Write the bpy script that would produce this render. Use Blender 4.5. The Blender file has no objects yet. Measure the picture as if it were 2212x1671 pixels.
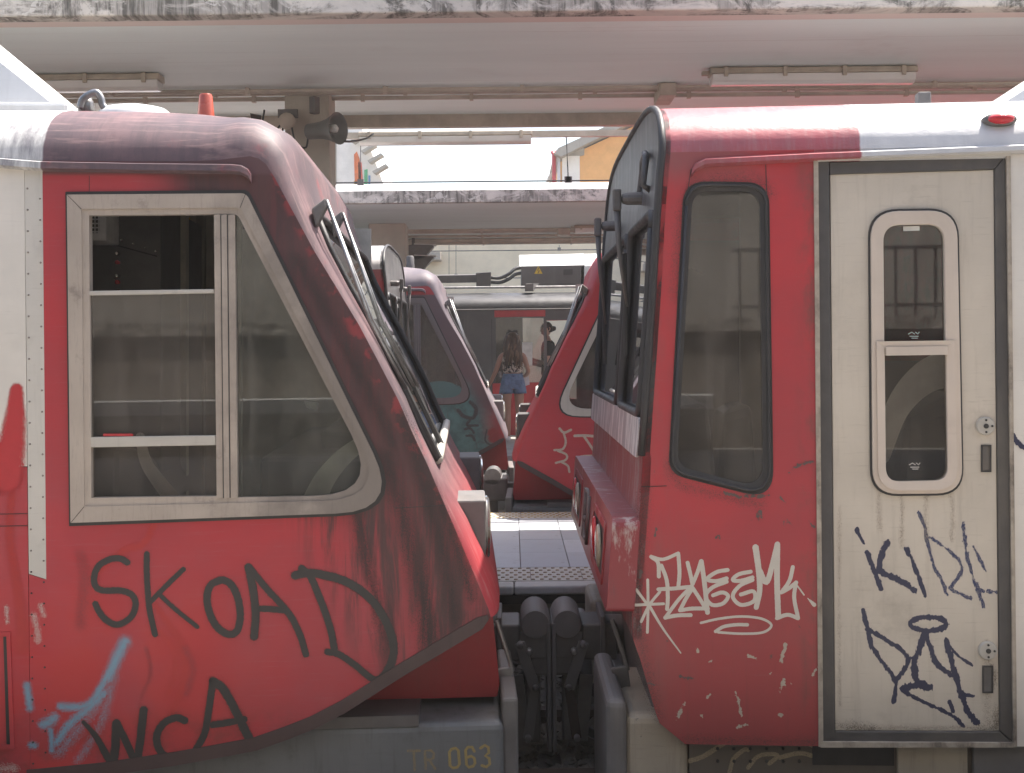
import bpy, bmesh, math, random
from mathutils import Vector
from mathutils.geometry import tessellate_polygon

scene = bpy.context.scene
COL = scene.collection
random.seed(7)

# ------------------------------------------------------------------ camera
F, CX, HY, CH, ROLL = 2700.0, 1106.0, 755.0, 1.38, 0.0100
cam_d = bpy.data.cameras.new('camera')
cam = bpy.data.objects.new('camera', cam_d)
COL.objects.link(cam)
cam.location = (0, 0, CH)
cam.rotation_mode = 'XYZ'
cam.rotation_euler = (math.radians(90), ROLL, 0)
cam_d.sensor_width = 36
cam_d.lens = 36 * F / 2212
cam_d.shift_y = -80.5 / 2212
cam_d.clip_end = 2000
scene.camera = cam

# ------------------------------------------------------------------ light
SUN = Vector((0.38, 0.30, 1.0)).normalized()
w = bpy.data.worlds.new('World')
scene.world = w
w.use_nodes = True
nt = w.node_tree
sky = nt.nodes.new('ShaderNodeTexSky')
sky.sky_type = 'NISHITA'
sky.sun_disc = False
sky.sun_elevation = math.asin(SUN.z)
sky.sun_rotation = math.atan2(SUN.x, SUN.y)
sky.air_density = 1.0
sky.dust_density = 3.0
sky.ozone_density = 0.6
bg = nt.nodes['Background']
bg.inputs['Strength'].default_value = 0.15
tint = nt.nodes.new('ShaderNodeMix'); tint.data_type = 'RGBA'; tint.blend_type = 'MULTIPLY'
tint.inputs[0].default_value = 1.0; tint.inputs[7].default_value = (1.0, .965, .915, 1)   # camera white balance
nt.links.new(sky.outputs[0], tint.inputs[6])
nt.links.new(tint.outputs[2], bg.inputs[0])
sd = bpy.data.lights.new('sun', 'SUN')
sd.energy = 4.2
sd.angle = math.radians(0.53)
sd.color = (1.0, 0.95, 0.87)
so = bpy.data.objects.new('sun', sd)
COL.objects.link(so)
so.rotation_mode = 'QUATERNION'
so.rotation_quaternion = SUN.to_track_quat('Z', 'Y')
so.location = (4, 6, 12)
vs = scene.view_settings
vs.view_transform = 'Standard'
vs.look = 'None'
vs.exposure = 1.42
vs.gamma = 1.0
try:
    scene.cycles.max_bounces = 6
    scene.cycles.diffuse_bounces = 4
    scene.cycles.glossy_bounces = 3
    scene.cycles.transparent_max_bounces = 16
except Exception:
    pass

# ------------------------------------------------------------------ helpers
def ray(x, y):
    dx, dy = x - CX, y - HY
    return (dx - ROLL * dy) / F, -(dy + ROLL * dx) / F

def at(x, y, Y):
    a, b = ray(x, y)
    return Vector((a * Y, Y, CH + b * Y))

class Frame:
    """local frame of a rail vehicle: u along it, w across it, z up"""
    def __init__(s, X0, Y0, ang):
        s.X0, s.Y0, s.a = X0, Y0, ang
        s.c, s.s = math.cos(ang), math.sin(ang)
    def loc(s, x, y, w=0.0):
        a, b = ray(x, y)
        t = (w + s.c * s.Y0 - s.s * s.X0) / (s.c - s.s * a)
        X, Z = a * t, CH + b * t
        return (s.c * (X - s.X0) + s.s * (t - s.Y0), Z)

def crop(ox, oy, sc):
    return lambda x, y: ((ox + x / sc) / 1.4747, (oy + y / sc) / 1.4747)

def rp(pts, r, n=7):
    out = []
    N = len(pts)
    for i, p in enumerate(pts):
        rr = r[i] if isinstance(r, (list, tuple)) else r
        p1 = Vector(p[:2]); p0 = Vector(pts[i - 1][:2]); p2 = Vector(pts[(i + 1) % N][:2])
        a, b = p0 - p1, p2 - p1
        la, lb = a.length, b.length
        a.normalize(); b.normalize()
        th = math.acos(max(-1, min(1, a.dot(b))))
        t = min(rr / max(1e-6, math.tan(th / 2)), la * .49, lb * .49)
        A, B = p1 + a * t, p1 + b * t
        for k in range(n + 1):
            q = k / n
            out.append(tuple((1 - q) ** 2 * A + 2 * q * (1 - q) * p1 + q * q * B))
    return out

def catmull(pts, k=5):
    P = [Vector(p) for p in pts]
    if len(P) < 3:
        return P
    out = []
    for i in range(len(P) - 1):
        p0 = P[i - 1] if i > 0 else P[0] * 2 - P[1]
        p1, p2 = P[i], P[i + 1]
        p3 = P[i + 2] if i + 2 < len(P) else P[-1] * 2 - P[-2]
        for j in range(k):
            t = j / k
            out.append(0.5 * ((2 * p1) + (p2 - p0) * t + (2 * p0 - 5 * p1 + 4 * p2 - p3) * t * t + (3 * p1 - p0 - 3 * p2 + p3) * t ** 3))
    out.append(P[-1])
    return out

def finish(me, smooth=False, recalc=True):
    if recalc:
        bm = bmesh.new(); bm.from_mesh(me)
        bmesh.ops.recalc_face_normals(bm, faces=bm.faces[:])
        bm.to_mesh(me); bm.free()
    if smooth:
        me.polygons.foreach_set('use_smooth', [True] * len(me.polygons))
    me.update()

def link(name, me, parent=None):
    o = bpy.data.objects.new(name, me)
    COL.objects.link(o)
    if parent is not None:
        o.parent = parent
    return o

def tag(o, label=None, cat=None, group=None, kind=None):
    if label: o['label'] = label
    if cat: o['category'] = cat
    if group: o['group'] = group
    if kind: o['kind'] = kind
    return o

def empty(name, loc=(0, 0, 0), rz=0.0):
    o = bpy.data.objects.new(name, None)
    COL.objects.link(o)
    o.location = loc
    o.rotation_euler = (0, 0, rz)
    o.empty_display_size = 0.2
    return o

class MB:
    def __init__(s, T=None):
        s.V, s.F, s.UV, s.M = [], [], {}, []
        s.T = T
    def add(s, V, Fc, mi=0):
        o = len(s.V)
        for v in V:
            v = Vector(v)
            s.V.append(tuple(s.T(v)) if s.T else tuple(v))
        for f in Fc:
            s.F.append(tuple(o + i for i in f)); s.M.append(mi)
        return o
    def box(s, x0, x1, y0, y1, z0, z1, mi=0):
        V = [(x, y, z) for z in (z0, z1) for y in (y0, y1) for x in (x0, x1)]
        s.add(V, [(0, 1, 3, 2), (4, 6, 7, 5), (0, 4, 5, 1), (2, 3, 7, 6), (0, 2, 6, 4), (1, 5, 7, 3)], mi); return s
    def hexa(s, V8, mi=0):
        s.add(V8, [(0, 1, 2, 3), (4, 7, 6, 5), (0, 4, 5, 1), (1, 5, 6, 2), (2, 6, 7, 3), (3, 7, 4, 0)], mi); return s
    def tube(s, P, r, n=8, caps=True, mi=0):
        P = [Vector(p) for p in P]
        rs = r if isinstance(r, (list, tuple)) else [r] * len(P)
        V, Fc = [], []
        up = None
        for i, p in enumerate(P):
            d = (P[min(i + 1, len(P) - 1)] - P[max(i - 1, 0)]).normalized()
            if up is None:
                up = Vector((0, 0, 1)) if abs(d.z) < .9 else Vector((1, 0, 0))
            a = d.cross(up).normalized(); b = a.cross(d).normalized(); up = b
            for k in range(n):
                t = 2 * math.pi * (k + .5) / n
                V.append(p + (a * math.cos(t) + b * math.sin(t)) * rs[i])
        for i in range(len(P) - 1):
            for k in range(n):
                k2 = (k + 1) % n
                Fc.append((i * n + k, i * n + k2, (i + 1) * n + k2, (i + 1) * n + k))
        if caps:
            Fc.append(tuple(range(n))[::-1]); Fc.append(tuple((len(P) - 1) * n + k for k in range(n)))
        s.add(V, Fc, mi); return s
    def lathe(s, prof, c, axis='Z', n=20, mi=0):
        V, Fc = [], []
        for r, h in prof:
            for k in range(n):
                t = 2 * math.pi * k / n
                a, b = r * math.cos(t), r * math.sin(t)
                v = {'Z': (a, b, h), 'Y': (a, h, b), 'X': (h, a, b)}[axis]
                V.append(Vector(c) + Vector(v))
        m = len(prof)
        for i in range(m - 1):
            for k in range(n):
                k2 = (k + 1) % n
                Fc.append((i * n + k, i * n + k2, (i + 1) * n + k2, (i + 1) * n + k))
        Fc.append(tuple(range(n))); Fc.append(tuple((m - 1) * n + k for k in range(n)))
        s.add(V, Fc, mi); return s
    def plate(s, outer, holes, w0, w1, fn=None, mi=0):
        fn = fn or (lambda a, b, w: (a, w, b))
        loops = [outer] + list(holes)
        flat = [p for l in loops for p in l]
        n = len(flat)
        tris = tessellate_polygon([[Vector((p[0], p[1], 0)) for p in l] for l in loops])
        V = [fn(p[0], p[1], w0) for p in flat] + [fn(p[0], p[1], w1) for p in flat]
        Fc = [tuple(t) for t in tris] + [tuple(n + i for i in reversed(t)) for t in tris]
        o = 0
        for l in loops:
            m = len(l)
            for i in range(m):
                j = (i + 1) % m
                Fc.append((o + i, o + j, n + o + j, n + o + i))
            o += m
        s.add(V, Fc, mi); return s
    def ring(s, outer, inner, w0, w1, w0i=None, fn=None, mi=0):
        fn = fn or (lambda a, b, w: (a, w, b))
        w0i = w0 if w0i is None else w0i
        n = len(outer)
        V = [fn(p[0], p[1], w0) for p in outer] + [fn(p[0], p[1], w0i) for p in inner] + [fn(p[0], p[1], w1) for p in inner] + [fn(p[0], p[1], w1) for p in outer]
        Fc = []
        for i in range(n):
            j = (i + 1) % n
            for k in range(4):
                a, b = k * n, ((k + 1) % 4) * n
                Fc.append((a + i, a + j, b + j, b + i))
        s.add(V, Fc, mi); return s
    def ribbon(s, pts, width, w, fn=None, smooth=True):
        """flat paint stroke with round ends; uv v runs across it, u along it (metres)"""
        fn = fn or (lambda a, b, w: (a, w, b))
        P = catmull([Vector(p) for p in pts], 6) if smooth else [Vector(p) for p in pts]
        V, Fc, UV = [], [], []
        L = 0; n = len(P)
        wd = width if isinstance(width, (list, tuple)) else (width, width)
        for i, p in enumerate(P):
            d = (P[min(i + 1, n - 1)] - P[max(i - 1, 0)])
            if d.length < 1e-9: d = Vector((1, 0))
            d.normalize()
            nn = Vector((-d.y, d.x)) * (wd[0] + (wd[1] - wd[0]) * i / max(1, n - 1)) * .5
            if i: L += (p - P[i - 1]).length
            for q, v in ((p + nn, 0.), (p, .5), (p - nn, 1.)):
                V.append(fn(q.x, q.y, w - L * .00008)); UV.append((L, v))
        for i in range(n - 1):
            for k in (0, 1):
                Fc.append((i * 3 + k, i * 3 + k + 1, i * 3 + 4 + k, i * 3 + 3 + k))
        for i, sg in ((0, -1), (n - 1, 1)):
            p = P[i]; d = (P[1] - P[0]) if i == 0 else (P[-1] - P[-2])
            d.normalize(); d *= sg
            nn = Vector((-d.y, d.x)); hw = (wd[0] if i == 0 else wd[1]) * .5
            we = w - (L if i else 0) * .00008; c = len(V); V.append(fn(p.x, p.y, we)); UV.append((L if i else 0, .5))
            for k in range(9):
                t = math.pi * k / 8
                q = p + (nn * math.cos(t) + d * math.sin(t)) * hw
                V.append(fn(q.x, q.y, we)); UV.append(((L if i else 0) + sg * math.sin(t) * hw, 0.))
            for k in range(8):
                Fc.append((c, c + 1 + k, c + 2 + k))
        o = s.add(V, Fc)
        for i, u in enumerate(UV): s.UV[o + i] = u
        return s
    def build(s, name, mat, parent=None, smooth=False, bevel=0, recalc=True, seg=2, autos=None):
        me = bpy.data.meshes.new(name)
        me.from_pydata(s.V, [], s.F)
        mats = mat if isinstance(mat, (list, tuple)) else [mat]
        for m in mats: me.materials.append(m)
        if len(mats) > 1: me.polygons.foreach_set('material_index', s.M)
        finish(me, smooth, recalc)
        if s.UV:
            ul = me.uv_layers.new(name='UVMap')
            for l in me.loops: ul.data[l.index].uv = s.UV.get(l.vertex_index, (0, .5))
        if autos is not None:
            try: me.set_sharp_from_angle(angle=math.radians(autos))
            except Exception: pass
        o = link(name, me, parent)
        if bevel:
            b = o.modifiers.new('bevel', 'BEVEL'); b.width = bevel; b.segments = seg
            b.limit_method = 'ANGLE'; b.angle_limit = math.radians(40)
        return o

def copy_of(o, parent=None):
    c = o.copy(); COL.objects.link(c); c.parent = parent
    return c

# ------------------------------------------------------------------ materials
class Mat:
    def __init__(s, name):
        s.m = bpy.data.materials.new(name); s.m.use_nodes = True
        s.nt = s.m.node_tree
        s.b = s.nt.nodes['Principled BSDF']
        s._xyz = None
    def n(s, t, **kw):
        nd = s.nt.nodes.new(t)
        for k, v in kw.items(): setattr(nd, k, v)
        return nd
    def put(s, sock, v):
        if isinstance(v, bpy.types.NodeSocket): s.nt.links.new(v, sock)
        else:
            if sock.type == 'RGBA' and len(v) == 3: v = (*v, 1)
            sock.default_value = v
    def mth(s, op, a, b=None, c=None, clamp=False):
        nd = s.n('ShaderNodeMath', operation=op, use_clamp=clamp)
        for i, v in enumerate((a, b, c)):
            if v is not None: s.put(nd.inputs[i], v)
        return nd.outputs[0]
    def mul(s, *a):
        r = a[0]
        for v in a[1:]: r = s.mth('MULTIPLY', r, v)
        return r
    def add(s, *a):
        r = a[0]
        for v in a[1:]: r = s.mth('ADD', r, v)
        return r
    def mx(s, a, b): return s.mth('MAXIMUM', a, b)
    def step(s, v, a, b, lo=0.0, hi=1.0, smooth=True):
        nd = s.n('ShaderNodeMapRange', interpolation_type='SMOOTHSTEP' if smooth else 'LINEAR')
        s.put(nd.inputs[0], v)
        for i, q in enumerate((a, b, lo, hi)): nd.inputs[1 + i].default_value = q
        return nd.outputs[0]
    def obj(s): 
        if not hasattr(s, '_tc'): s._tc = s.n('ShaderNodeTexCoord')
        return s._tc.outputs['Object']
    def gen_uv(s):
        s.obj(); return s._tc.outputs['UV']
    def xyz(s, v=None):
        if v is None:
            if s._xyz is None:
                nd = s.n('ShaderNodeSeparateXYZ'); s.put(nd.inputs[0], s.obj()); s._xyz = nd.outputs
            return s._xyz
        nd = s.n('ShaderNodeSeparateXYZ'); s.put(nd.inputs[0], v); return nd.outputs
    def scl(s, sx, sy, sz, v=None, off=(0, 0, 0), rot=(0, 0, 0)):
        nd = s.n('ShaderNodeMapping'); s.put(nd.inputs[0], v or s.obj())
        nd.inputs['Scale'].default_value = (sx, sy, sz); nd.inputs['Location'].default_value = off
        nd.inputs['Rotation'].default_value = rot
        return nd.outputs[0]
    def noise(s, scale, detail=4, rough=.55, v=None, dist=0.0):
        nd = s.n('ShaderNodeTexNoise'); s.put(nd.inputs['Vector'], v or s.obj())
        nd.inputs['Scale'].default_value = scale; nd.inputs['Detail'].default_value = detail
        nd.inputs['Roughness'].default_value = rough; nd.inputs['Distortion'].default_value = dist
        return nd.outputs[0]
    def voro(s, scale, v=None, feature='F1', out=0):
        nd = s.n('ShaderNodeTexVoronoi', feature=feature); s.put(nd.inputs['Vector'], v or s.obj())
        nd.inputs['Scale'].default_value = scale
        return nd.outputs[out]
    def mix(s, f, a, b):
        nd = s.n('ShaderNodeMix', data_type='RGBA')
        s.put(nd.inputs[0], f); s.put(nd.inputs[6], a); s.put(nd.inputs[7], b)
        return nd.outputs[2]
    def base(s, c): s.put(s.b.inputs['Base Color'], c); return s
    def rough(s, v): s.put(s.b.inputs['Roughness'], v); return s
    def metal(s, v): s.put(s.b.inputs['Metallic'], v); return s
    def spec(s, v): s.b.inputs['Specular IOR Level'].default_value = v; return s
    def bump(s, h, strength=.3, dist=.01):
        nd = s.n('ShaderNodeBump'); s.put(nd.inputs['Height'], h)
        nd.inputs['Strength'].default_value = strength; nd.inputs['Distance'].default_value = dist
        s.put(s.b.inputs['Normal'], nd.outputs[0]); return s

def simple(name, col, rough=.6, metal=0., var=.25, scale=9., bump=.12, dirt=None, dirt_amt=.5):
    m = Mat(name)
    nz = m.noise(scale, 5, .6)
    c2 = tuple(max(0, c * (1 - var)) for c in col)
    c = m.mix(m.step(nz, .3, .7), c2, col)
    if dirt:
        d = m.step(m.noise(scale * .37, 6, .7, m.scl(1, 1, .45, off=(3, 1, 2))), .45, .75)
        c = m.mix(m.mul(d, dirt_amt), c, dirt)
    m.base(c).rough(m.step(nz, .2, .8, max(.05, rough - .1), min(1, rough + .1))).metal(metal)
    if bump: m.bump(m.noise(scale * 9, 3), bump, .004)
    return m.m

def glass(name, tint=(.5, .5, .46), dust=(.3, .26, .2), dust_amt=.10, mul=1.0):
    m = Mat(name)
    out = m.nt.nodes['Material Output']
    tr = m.n('ShaderNodeBsdfTransparent'); tr.inputs[0].default_value = (*tint, 1)
    gl = m.n('ShaderNodeBsdfGlossy'); gl.inputs['Roughness'].default_value = .015; gl.inputs[0].default_value = (.95, .97, 1, 1)
    df = m.n('ShaderNodeBsdfDiffuse'); df.inputs[0].default_value = (*dust, 1)
    fr = m.n('ShaderNodeFresnel'); fr.inputs[0].default_value = 1.52
    x, y, z = m.xyz()
    d = m.step(m.noise(3.2, 6, .65, m.scl(1.6, 1, .7)), .3, .8, dust_amt * .5, dust_amt * 1.9)
    st = m.step(m.noise(26, 3, .6, m.scl(1, 1, .06)), .5, .8, 0, dust_amt * .8)
    d = m.add(d, st)
    m1 = m.n('ShaderNodeMixShader'); m.put(m1.inputs[0], d)
    m.nt.links.new(tr.outputs[0], m1.inputs[1]); m.nt.links.new(df.outputs[0], m1.inputs[2])
    m2 = m.n('ShaderNodeMixShader'); m.put(m2.inputs[0], m.mth('MULTIPLY', fr.outputs[0], 1.25 * mul, clamp=True))
    m.nt.links.new(m1.outputs[0], m2.inputs[1]); m.nt.links.new(gl.outputs[0], m2.inputs[2])
    m.nt.links.new(m2.outputs[0], out.inputs[0])
    return m.m

def paintmark(name, col, soft=.06, brk=.0, amt=1.0, rough=.45, scale=60., aniso=1.0):
    """spray or marker paint on a ribbon: opacity falls off across the stroke"""
    m = Mat(name)
    u, v, _ = m.xyz(m.gen_uv())
    e = m.mth('SUBTRACT', 1.0, m.mth('ABSOLUTE', m.mth('SUBTRACT', m.mth('MULTIPLY', v, 2.0), 1.0)))   # 0 at edge, 1 in the middle
    if brk:
        nz = m.noise(scale, 4, .7, m.scl(1, 1, aniso))
        e = m.mth('SUBTRACT', e, m.mul(m.mth('SUBTRACT', nz, .36), brk * 4))
    a = m.mul(m.step(e, 0.0, max(.01, soft)), amt)
    # paint lands as fine droplets: each is opaque, their density makes the soft edge
    wn = m.n('ShaderNodeTexWhiteNoise', noise_dimensions='3D')
    sn = m.n('ShaderNodeVectorMath', operation='SNAP'); m.put(sn.inputs[0], m.obj()); sn.inputs[1].default_value = (.0012, 10, .0012)
    m.put(wn.inputs[0], sn.outputs[0])
    a = m.mth('GREATER_THAN', a, wn.outputs[0])
    m.put(m.b.inputs['Alpha'], a)
    nz2 = m.noise(30, 3)
    m.base(m.mix(nz2, tuple(c * .8 for c in col), col)).rough(rough)
    return m.m

GRIME = (.045, .035, .036)
def streaks(m, sx=26, sz=2.2, lo=.47, hi=.72, tilt=0.0, off=0.0):
    return m.step(m.noise(1.0, 6, .68, m.scl(sx, 3, sz, off=(off, off, 0), rot=(0, tilt, 0)), .3), lo, hi)

M = {}
M['black'] = simple('black_rubber', (.034, .032, .033), .55, scale=14, dirt=(.10, .09, .08), dirt_amt=.35)
M['darkgrey'] = simple('dark_grey_paint', (.17, .16, .158), .6, dirt=(.16, .14, .12), dirt_amt=.4)
M['gasket'] = simple('grey_rubber_gasket', (.085, .078, .076), .65, dirt=(.20, .17, .13), dirt_amt=.35)
M['blackmetal'] = simple('greasy_black_metal', (.14, .13, .125), .55, .1, scale=16, dirt=(.16, .125, .09), dirt_amt=.6)
M['steel'] = simple('worn_steel', (.36, .36, .36), .38, .8, scale=20, dirt=(.08, .07, .06), dirt_amt=.5)
M['rust'] = simple('rusty_steel', (.055, .036, .028), .8, .2, scale=18)
M['glass'] = glass('dusty_train_glass', (.76, .75, .73), (.36, .32, .285), .115)
M['glass2'] = glass('greenish_train_glass', (.80, .82, .79), (.36, .345, .31), .11)
M['glassd'] = glass('dark_train_glass', (.80, .79, .77), (.34, .31, .28), .07)
M['lens'] = simple('lamp_lens', (.46, .42, .32), .12, scale=40)
M['redlens'] = simple('red_marker_lens', (.55, .02, .03), .12, scale=40)
M['amberlens'] = simple('orange_red_plastic', (.55, .10, .05), .3, scale=10, dirt=(.12, .06, .06), dirt_amt=.6)
M['chrome'] = simple('headlamp_reflector', (.7, .7, .68), .15, .9)
M['seat'] = simple('pale_grey_seat_shell', (.88, .86, .84), .55)
M['cabdark'] = simple('dark_cab_lining', (.13, .12, .118), .5)
M['cabolive'] = simple('olive_cab_lining', (.52, .47, .39), .6)
M['cabgrey'] = simple('grey_cab_lining', (.42, .38, .31), .6)
M['yellow'] = simple('yellow_paint', (.65, .42, .03), .5)
M['green'] = simple('pale_green_plastic', (.52, .62, .54), .35)
M['cable'] = simple('black_cable', (.03, .03, .032), .5)
M['sign'] = simple('white_sign', (.7, .68, .64), .5)
FL = Frame(0, 4.5, 0.06)
FR = Frame(0, 4.5, -0.06)
W = 2.62
RED, RED2, ORED = (.46, .040, .050), (.37, .046, .056), (.48, .045, .044)

def edge_dist(m, sg=1):
    A, B = Vector(FL.loc(593, 384)), Vector(FL.loc(983, 1142))
    d = (B - A).normalized(); nn = Vector((d.y, -d.x))
    x, y, z = m.xyz()
    u = m.mul(x, float(sg))
    return m.add(m.mul(m.mth('SUBTRACT', u, A.x), nn.x), m.mul(m.mth('SUBTRACT', z, A.y), nn.y)), u, z

def worn_paint(name, col, dirt=(.12, .10, .085), amt=.35, rough=.5, chips=None, scr=.18):
    m = Mat(name)
    base = m.mix(m.step(m.noise(2.3, 5, .6), .3, .7), tuple(c * .86 for c in col), col)
    sc = m.step(m.noise(1, 5, .7, m.scl(7, 7, 140)), .56, .74)
    base = m.mix(m.mul(sc, scr), base, dirt)
    st = streaks(m, 22, 1.6, .5, .8, off=5)
    base = m.mix(m.mul(st, amt), base, dirt)
    bl = m.step(m.noise(3.1, 7, .72, m.scl(1, 1, 1, off=(4, 2, 7))), .55, .72)
    base = m.mix(m.mul(bl, amt * .7), base, dirt)
    if chips:
        ch = m.step(m.noise(11, 6, .75, m.scl(1, 1, .8, off=(1, 7, 3))), .66, .69)
        base = m.mix(ch, base, chips)
    m.base(base).rough(m.step(m.noise(6, 4), .3, .7, rough - .1, rough + .12))
    m.bump(m.add(m.mul(m.noise(1, 4, .6, m.scl(3, 3, 60)), .5), m.mul(m.noise(2.5, 3), 2.0)), .12, .006)
    return m.m

def sloped_red(name, kind, sg=1):
    m = Mat(name)
    d, u, z = edge_dist(m, sg)
    c = m.mix(m.step(m.noise(1.6, 5, .6), .35, .7), RED2, RED)
    # faded horizontal scuffing
    sc = m.step(m.noise(1, 5, .7, m.scl(5, 5, 110)), .52, .75)
    c = m.mix(m.mul(sc, .30), c, (.36, .14, .14))
    c = m.mix(m.mul(m.step(m.noise(.9, 5, .6, m.scl(1, 1, 1, off=(9, 1, 4))), .42, .7), .35), c, (.34, .10, .115))
    if kind == 'near':
        g = m.mul(m.step(u, -.75, -1.25), m.step(z, .75, .35))
        c = m.mix(m.mul(g, m.step(m.noise(2.4, 3), .38, .6), .8), c, ORED)
        # dusty pillar: grime darkest high up, streaking down the nose
        t = m.n('ShaderNodeVectorMath')
        up = m.step(m.add(z, m.mul(m.noise(3, 5), .3)), .72, 1.15)
        nz = m.step(m.noise(1, 6, .7, m.scl(34, 3, 2.4, rot=(0, -.45, 0)), .4), .30, .62)
        pil = m.mul(m.step(d, .46, .24), up, m.add(.86, m.mul(nz, .14)))
        gr = m.mix(m.step(m.noise(5, 5, .6), .3, .7), (.034, .027, .030), (.062, .042, .046))
        c = m.mix(m.mth('MULTIPLY', pil, .97, clamp=True), c, gr)
        # long dark runs below the window corner
        runs = m.mul(m.step(m.noise(1, 6, .72, m.scl(11, 3, .9, rot=(0, -.28, 0), off=(2.3, 0, 0)), .5), .40, .58), m.step(d, .58, .40), m.step(z, -.02, .40), m.step(z, 1.15, .9))
        c = m.mix(m.mul(runs, .9), c, (.05, .04, .04))
        fine = m.mul(m.step(m.noise(1, 6, .75, m.scl(60, 3, 4, rot=(0, -.45, 0)), .6), .5, .66), m.step(d, .48, .2), m.step(z, .1, .5), m.step(z, 1.3, .9))
        c = m.mix(m.mul(fine, .6), c, (.085, .06, .055))
        soot = m.mul(m.step(d, .50, .12), m.step(z, .0, .5), m.step(m.noise(2.2, 6, .65, m.scl(2, 1, 1)), .28, .6))
        c = m.mix(m.mul(soot, .68), c, (.10, .046, .046))
        top = m.step(z, FL.loc(300, 380)[1] - .005, FL.loc(300, 372)[1])
        c = m.mix(m.mul(top, .9), c, (.12, .065, .07))
        # polished bright red rub-through along the very edge
        c = m.mix(m.mul(m.step(d, .03, .0), m.step(m.noise(14, 4), .5, .6), .35), c, (.5, .05, .06))
        low = m.mul(m.step(z, .20, -.05), m.step(m.noise(9, 5, .7), .4, .7))
        c = m.mix(m.mul(low, .5), c, (.10, .05, .045))
    elif kind == 'spray':
        # purple-grey road film over the upper part, turquoise spray below
        up = m.step(z, .45, .85)
        c = m.mix(m.mul(up, .93), c, (.105, .088, .098))
        gut = m.mul(m.step(z, 1.965, 1.985), m.step(z, 2.075, 2.055))
        c = m.mix(gut, c, (.40, .05, .06))
        nz = m.noise(3.0, 5, .6)
        tq = m.mul(m.step(m.add(z, m.mul(nz, .35)), 1.30, 1.10), m.step(m.add(d, m.mul(nz, .22)), .12, .32))
        tcol = m.mix(m.step(m.noise(7, 5, .65), .35, .65), (.055, .17, .175), (.09, .26, .25))
        c = m.mix(m.mul(tq, .93), c, tcol)
        tip = m.mul(m.step(d, .30, .10), m.step(z, .75, .5))
        c = m.mix(m.mul(tip, m.step(nz, .40, .65), .6), c, (.28, .06, .06))
        sm = m.step(m.noise(1, 6, .7, m.scl(9, 3, 6, rot=(0, .6, 0)), 1.2), .56, .66)
        c = m.mix(m.mul(sm, .45), c, (.10, .085, .09))
    else:
        sm = m.step(m.noise(2.2, 6, .7), .5, .75)
        c = m.mix(m.mul(sm, .25), c, (.26, .07, .07))
    m.base(c).rough(m.step(m.noise(5, 4), .3, .7, .42, .62)).spec(.35)
    m.bump(m.add(m.mul(m.noise(1, 4, .6, m.scl(3, 3, 50)), .5), m.mul(m.noise(1.8, 3), 3.0)), .10, .008)
    return m.m

def shell_mat(name, kind, white_u=None, sg=1):
    """roof and front of a sloped car: faded red under dust, white behind the cab"""
    m = Mat(name)
    x, y, z = m.xyz(); u = m.mul(x, float(sg))
    nz = m.noise(2.2, 6, .65)
    st = m.step(m.noise(1, 6, .7, m.scl(26, 5, 3)), .4, .7)
    if kind == 'red':
        c = m.mix(m.step(nz, .35, .7), RED2, RED)
        c = m.mix(m.mul(m.step(m.noise(1, 6, .7, m.scl(14, 9, 9)), .45, .7), .35), c, (.30, .14, .14))
    elif kind == 'lilac':
        c = m.mix(m.step(nz, .35, .7), (.12, .10, .115), (.19, .155, .165))
        c = m.mix(m.mul(m.step(m.noise(4.2, 7, .72), .56, .72), .5), c, (.34, .07, .08))
    elif kind == 'grey':
        c = m.mix(m.step(nz, .35, .7), (.17, .15, .15), (.26, .23, .22))
    else:
        c = m.mix(m.step(nz, .35, .65), (.092, .068, .078), (.17, .105, .112))
        c = m.mix(m.mul(m.step(m.noise(4.2, 7, .72), .56, .72), .6), c, (.36, .05, .06))
        c = m.mix(m.mul(st, .55), c, (.075, .06, .066))
        fr = m.step(z, 1.0, .55)
        c = m.mix(m.mul(fr, .8), c, RED)
        c = m.mix(m.mul(m.step(m.noise(1, 4, .7, m.scl(4, 60, 4)), .5, .7), .35), c, (.42, .27, .25))
    if white_u is not None:
        wm = m.step(m.add(u, m.mul(m.noise(9, 3), .01)), white_u + .008, white_u)
        wc = m.mix(m.step(m.noise(1, 6, .7, m.scl(10, 5, 1.5)), .42, .66), (.60, .59, .57), (.24, .23, .24))
        c = m.mix(wm, c, wc)
    m.base(c).rough(m.step(nz, .3, .7, .50, .68)).spec(.3)
    m.bump(m.noise(7, 5, .6), .16, .01)
    return m.m

def frame_mat(name):
    m = Mat(name)
    x, y, z = m.xyz()
    c = m.mix(m.step(m.noise(2.3, 5, .6), .3, .7), (.38, .325, .28), (.47, .405, .35))
    sc = m.step(m.noise(1, 5, .7, m.scl(90, 7, 9)), .50, .74)
    c = m.mix(m.mul(sc, .35), c, (.20, .175, .16))
    # soot spreads from the upper right and lower right corners of the frame
    dm = m.step(m.add(x, m.mul(m.noise(5, 6, .7), .9)), -.72, -.18)
    c = m.mix(m.mul(dm, .62), c, (.10, .088, .085))
    bl = m.step(m.noise(6, 7, .75, m.scl(1, 1, 1, off=(4, 2, 7))), .58, .72)
    c = m.mix(m.mul(bl, .5), c, (.14, .115, .10))
    m.base(c).rough(.45).metal(.15)
    m.bump(m.noise(1, 4, .6, m.scl(60, 3, 6)), .1, .004)
    return m.m
M['alu'] = frame_mat('worn_aluminium_frame')
M['alud'] = worn_paint('grimy_window_frame', (.16, .145, .15), (.05, .045, .045), .35, .5)
M['alup'] = worn_paint('pale_window_frame', (.50, .47, .42), (.18, .15, .13), .25, .42)
M['white'] = worn_paint('weathered_white_panel', (.70, .66, .60), (.30, .26, .22), .12, .5, scr=.22)
M['whited'] = worn_paint('dirty_white_strip', (.60, .57, .52), (.22, .20, .18), .30, .5, (.30, .27, .24))
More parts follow.
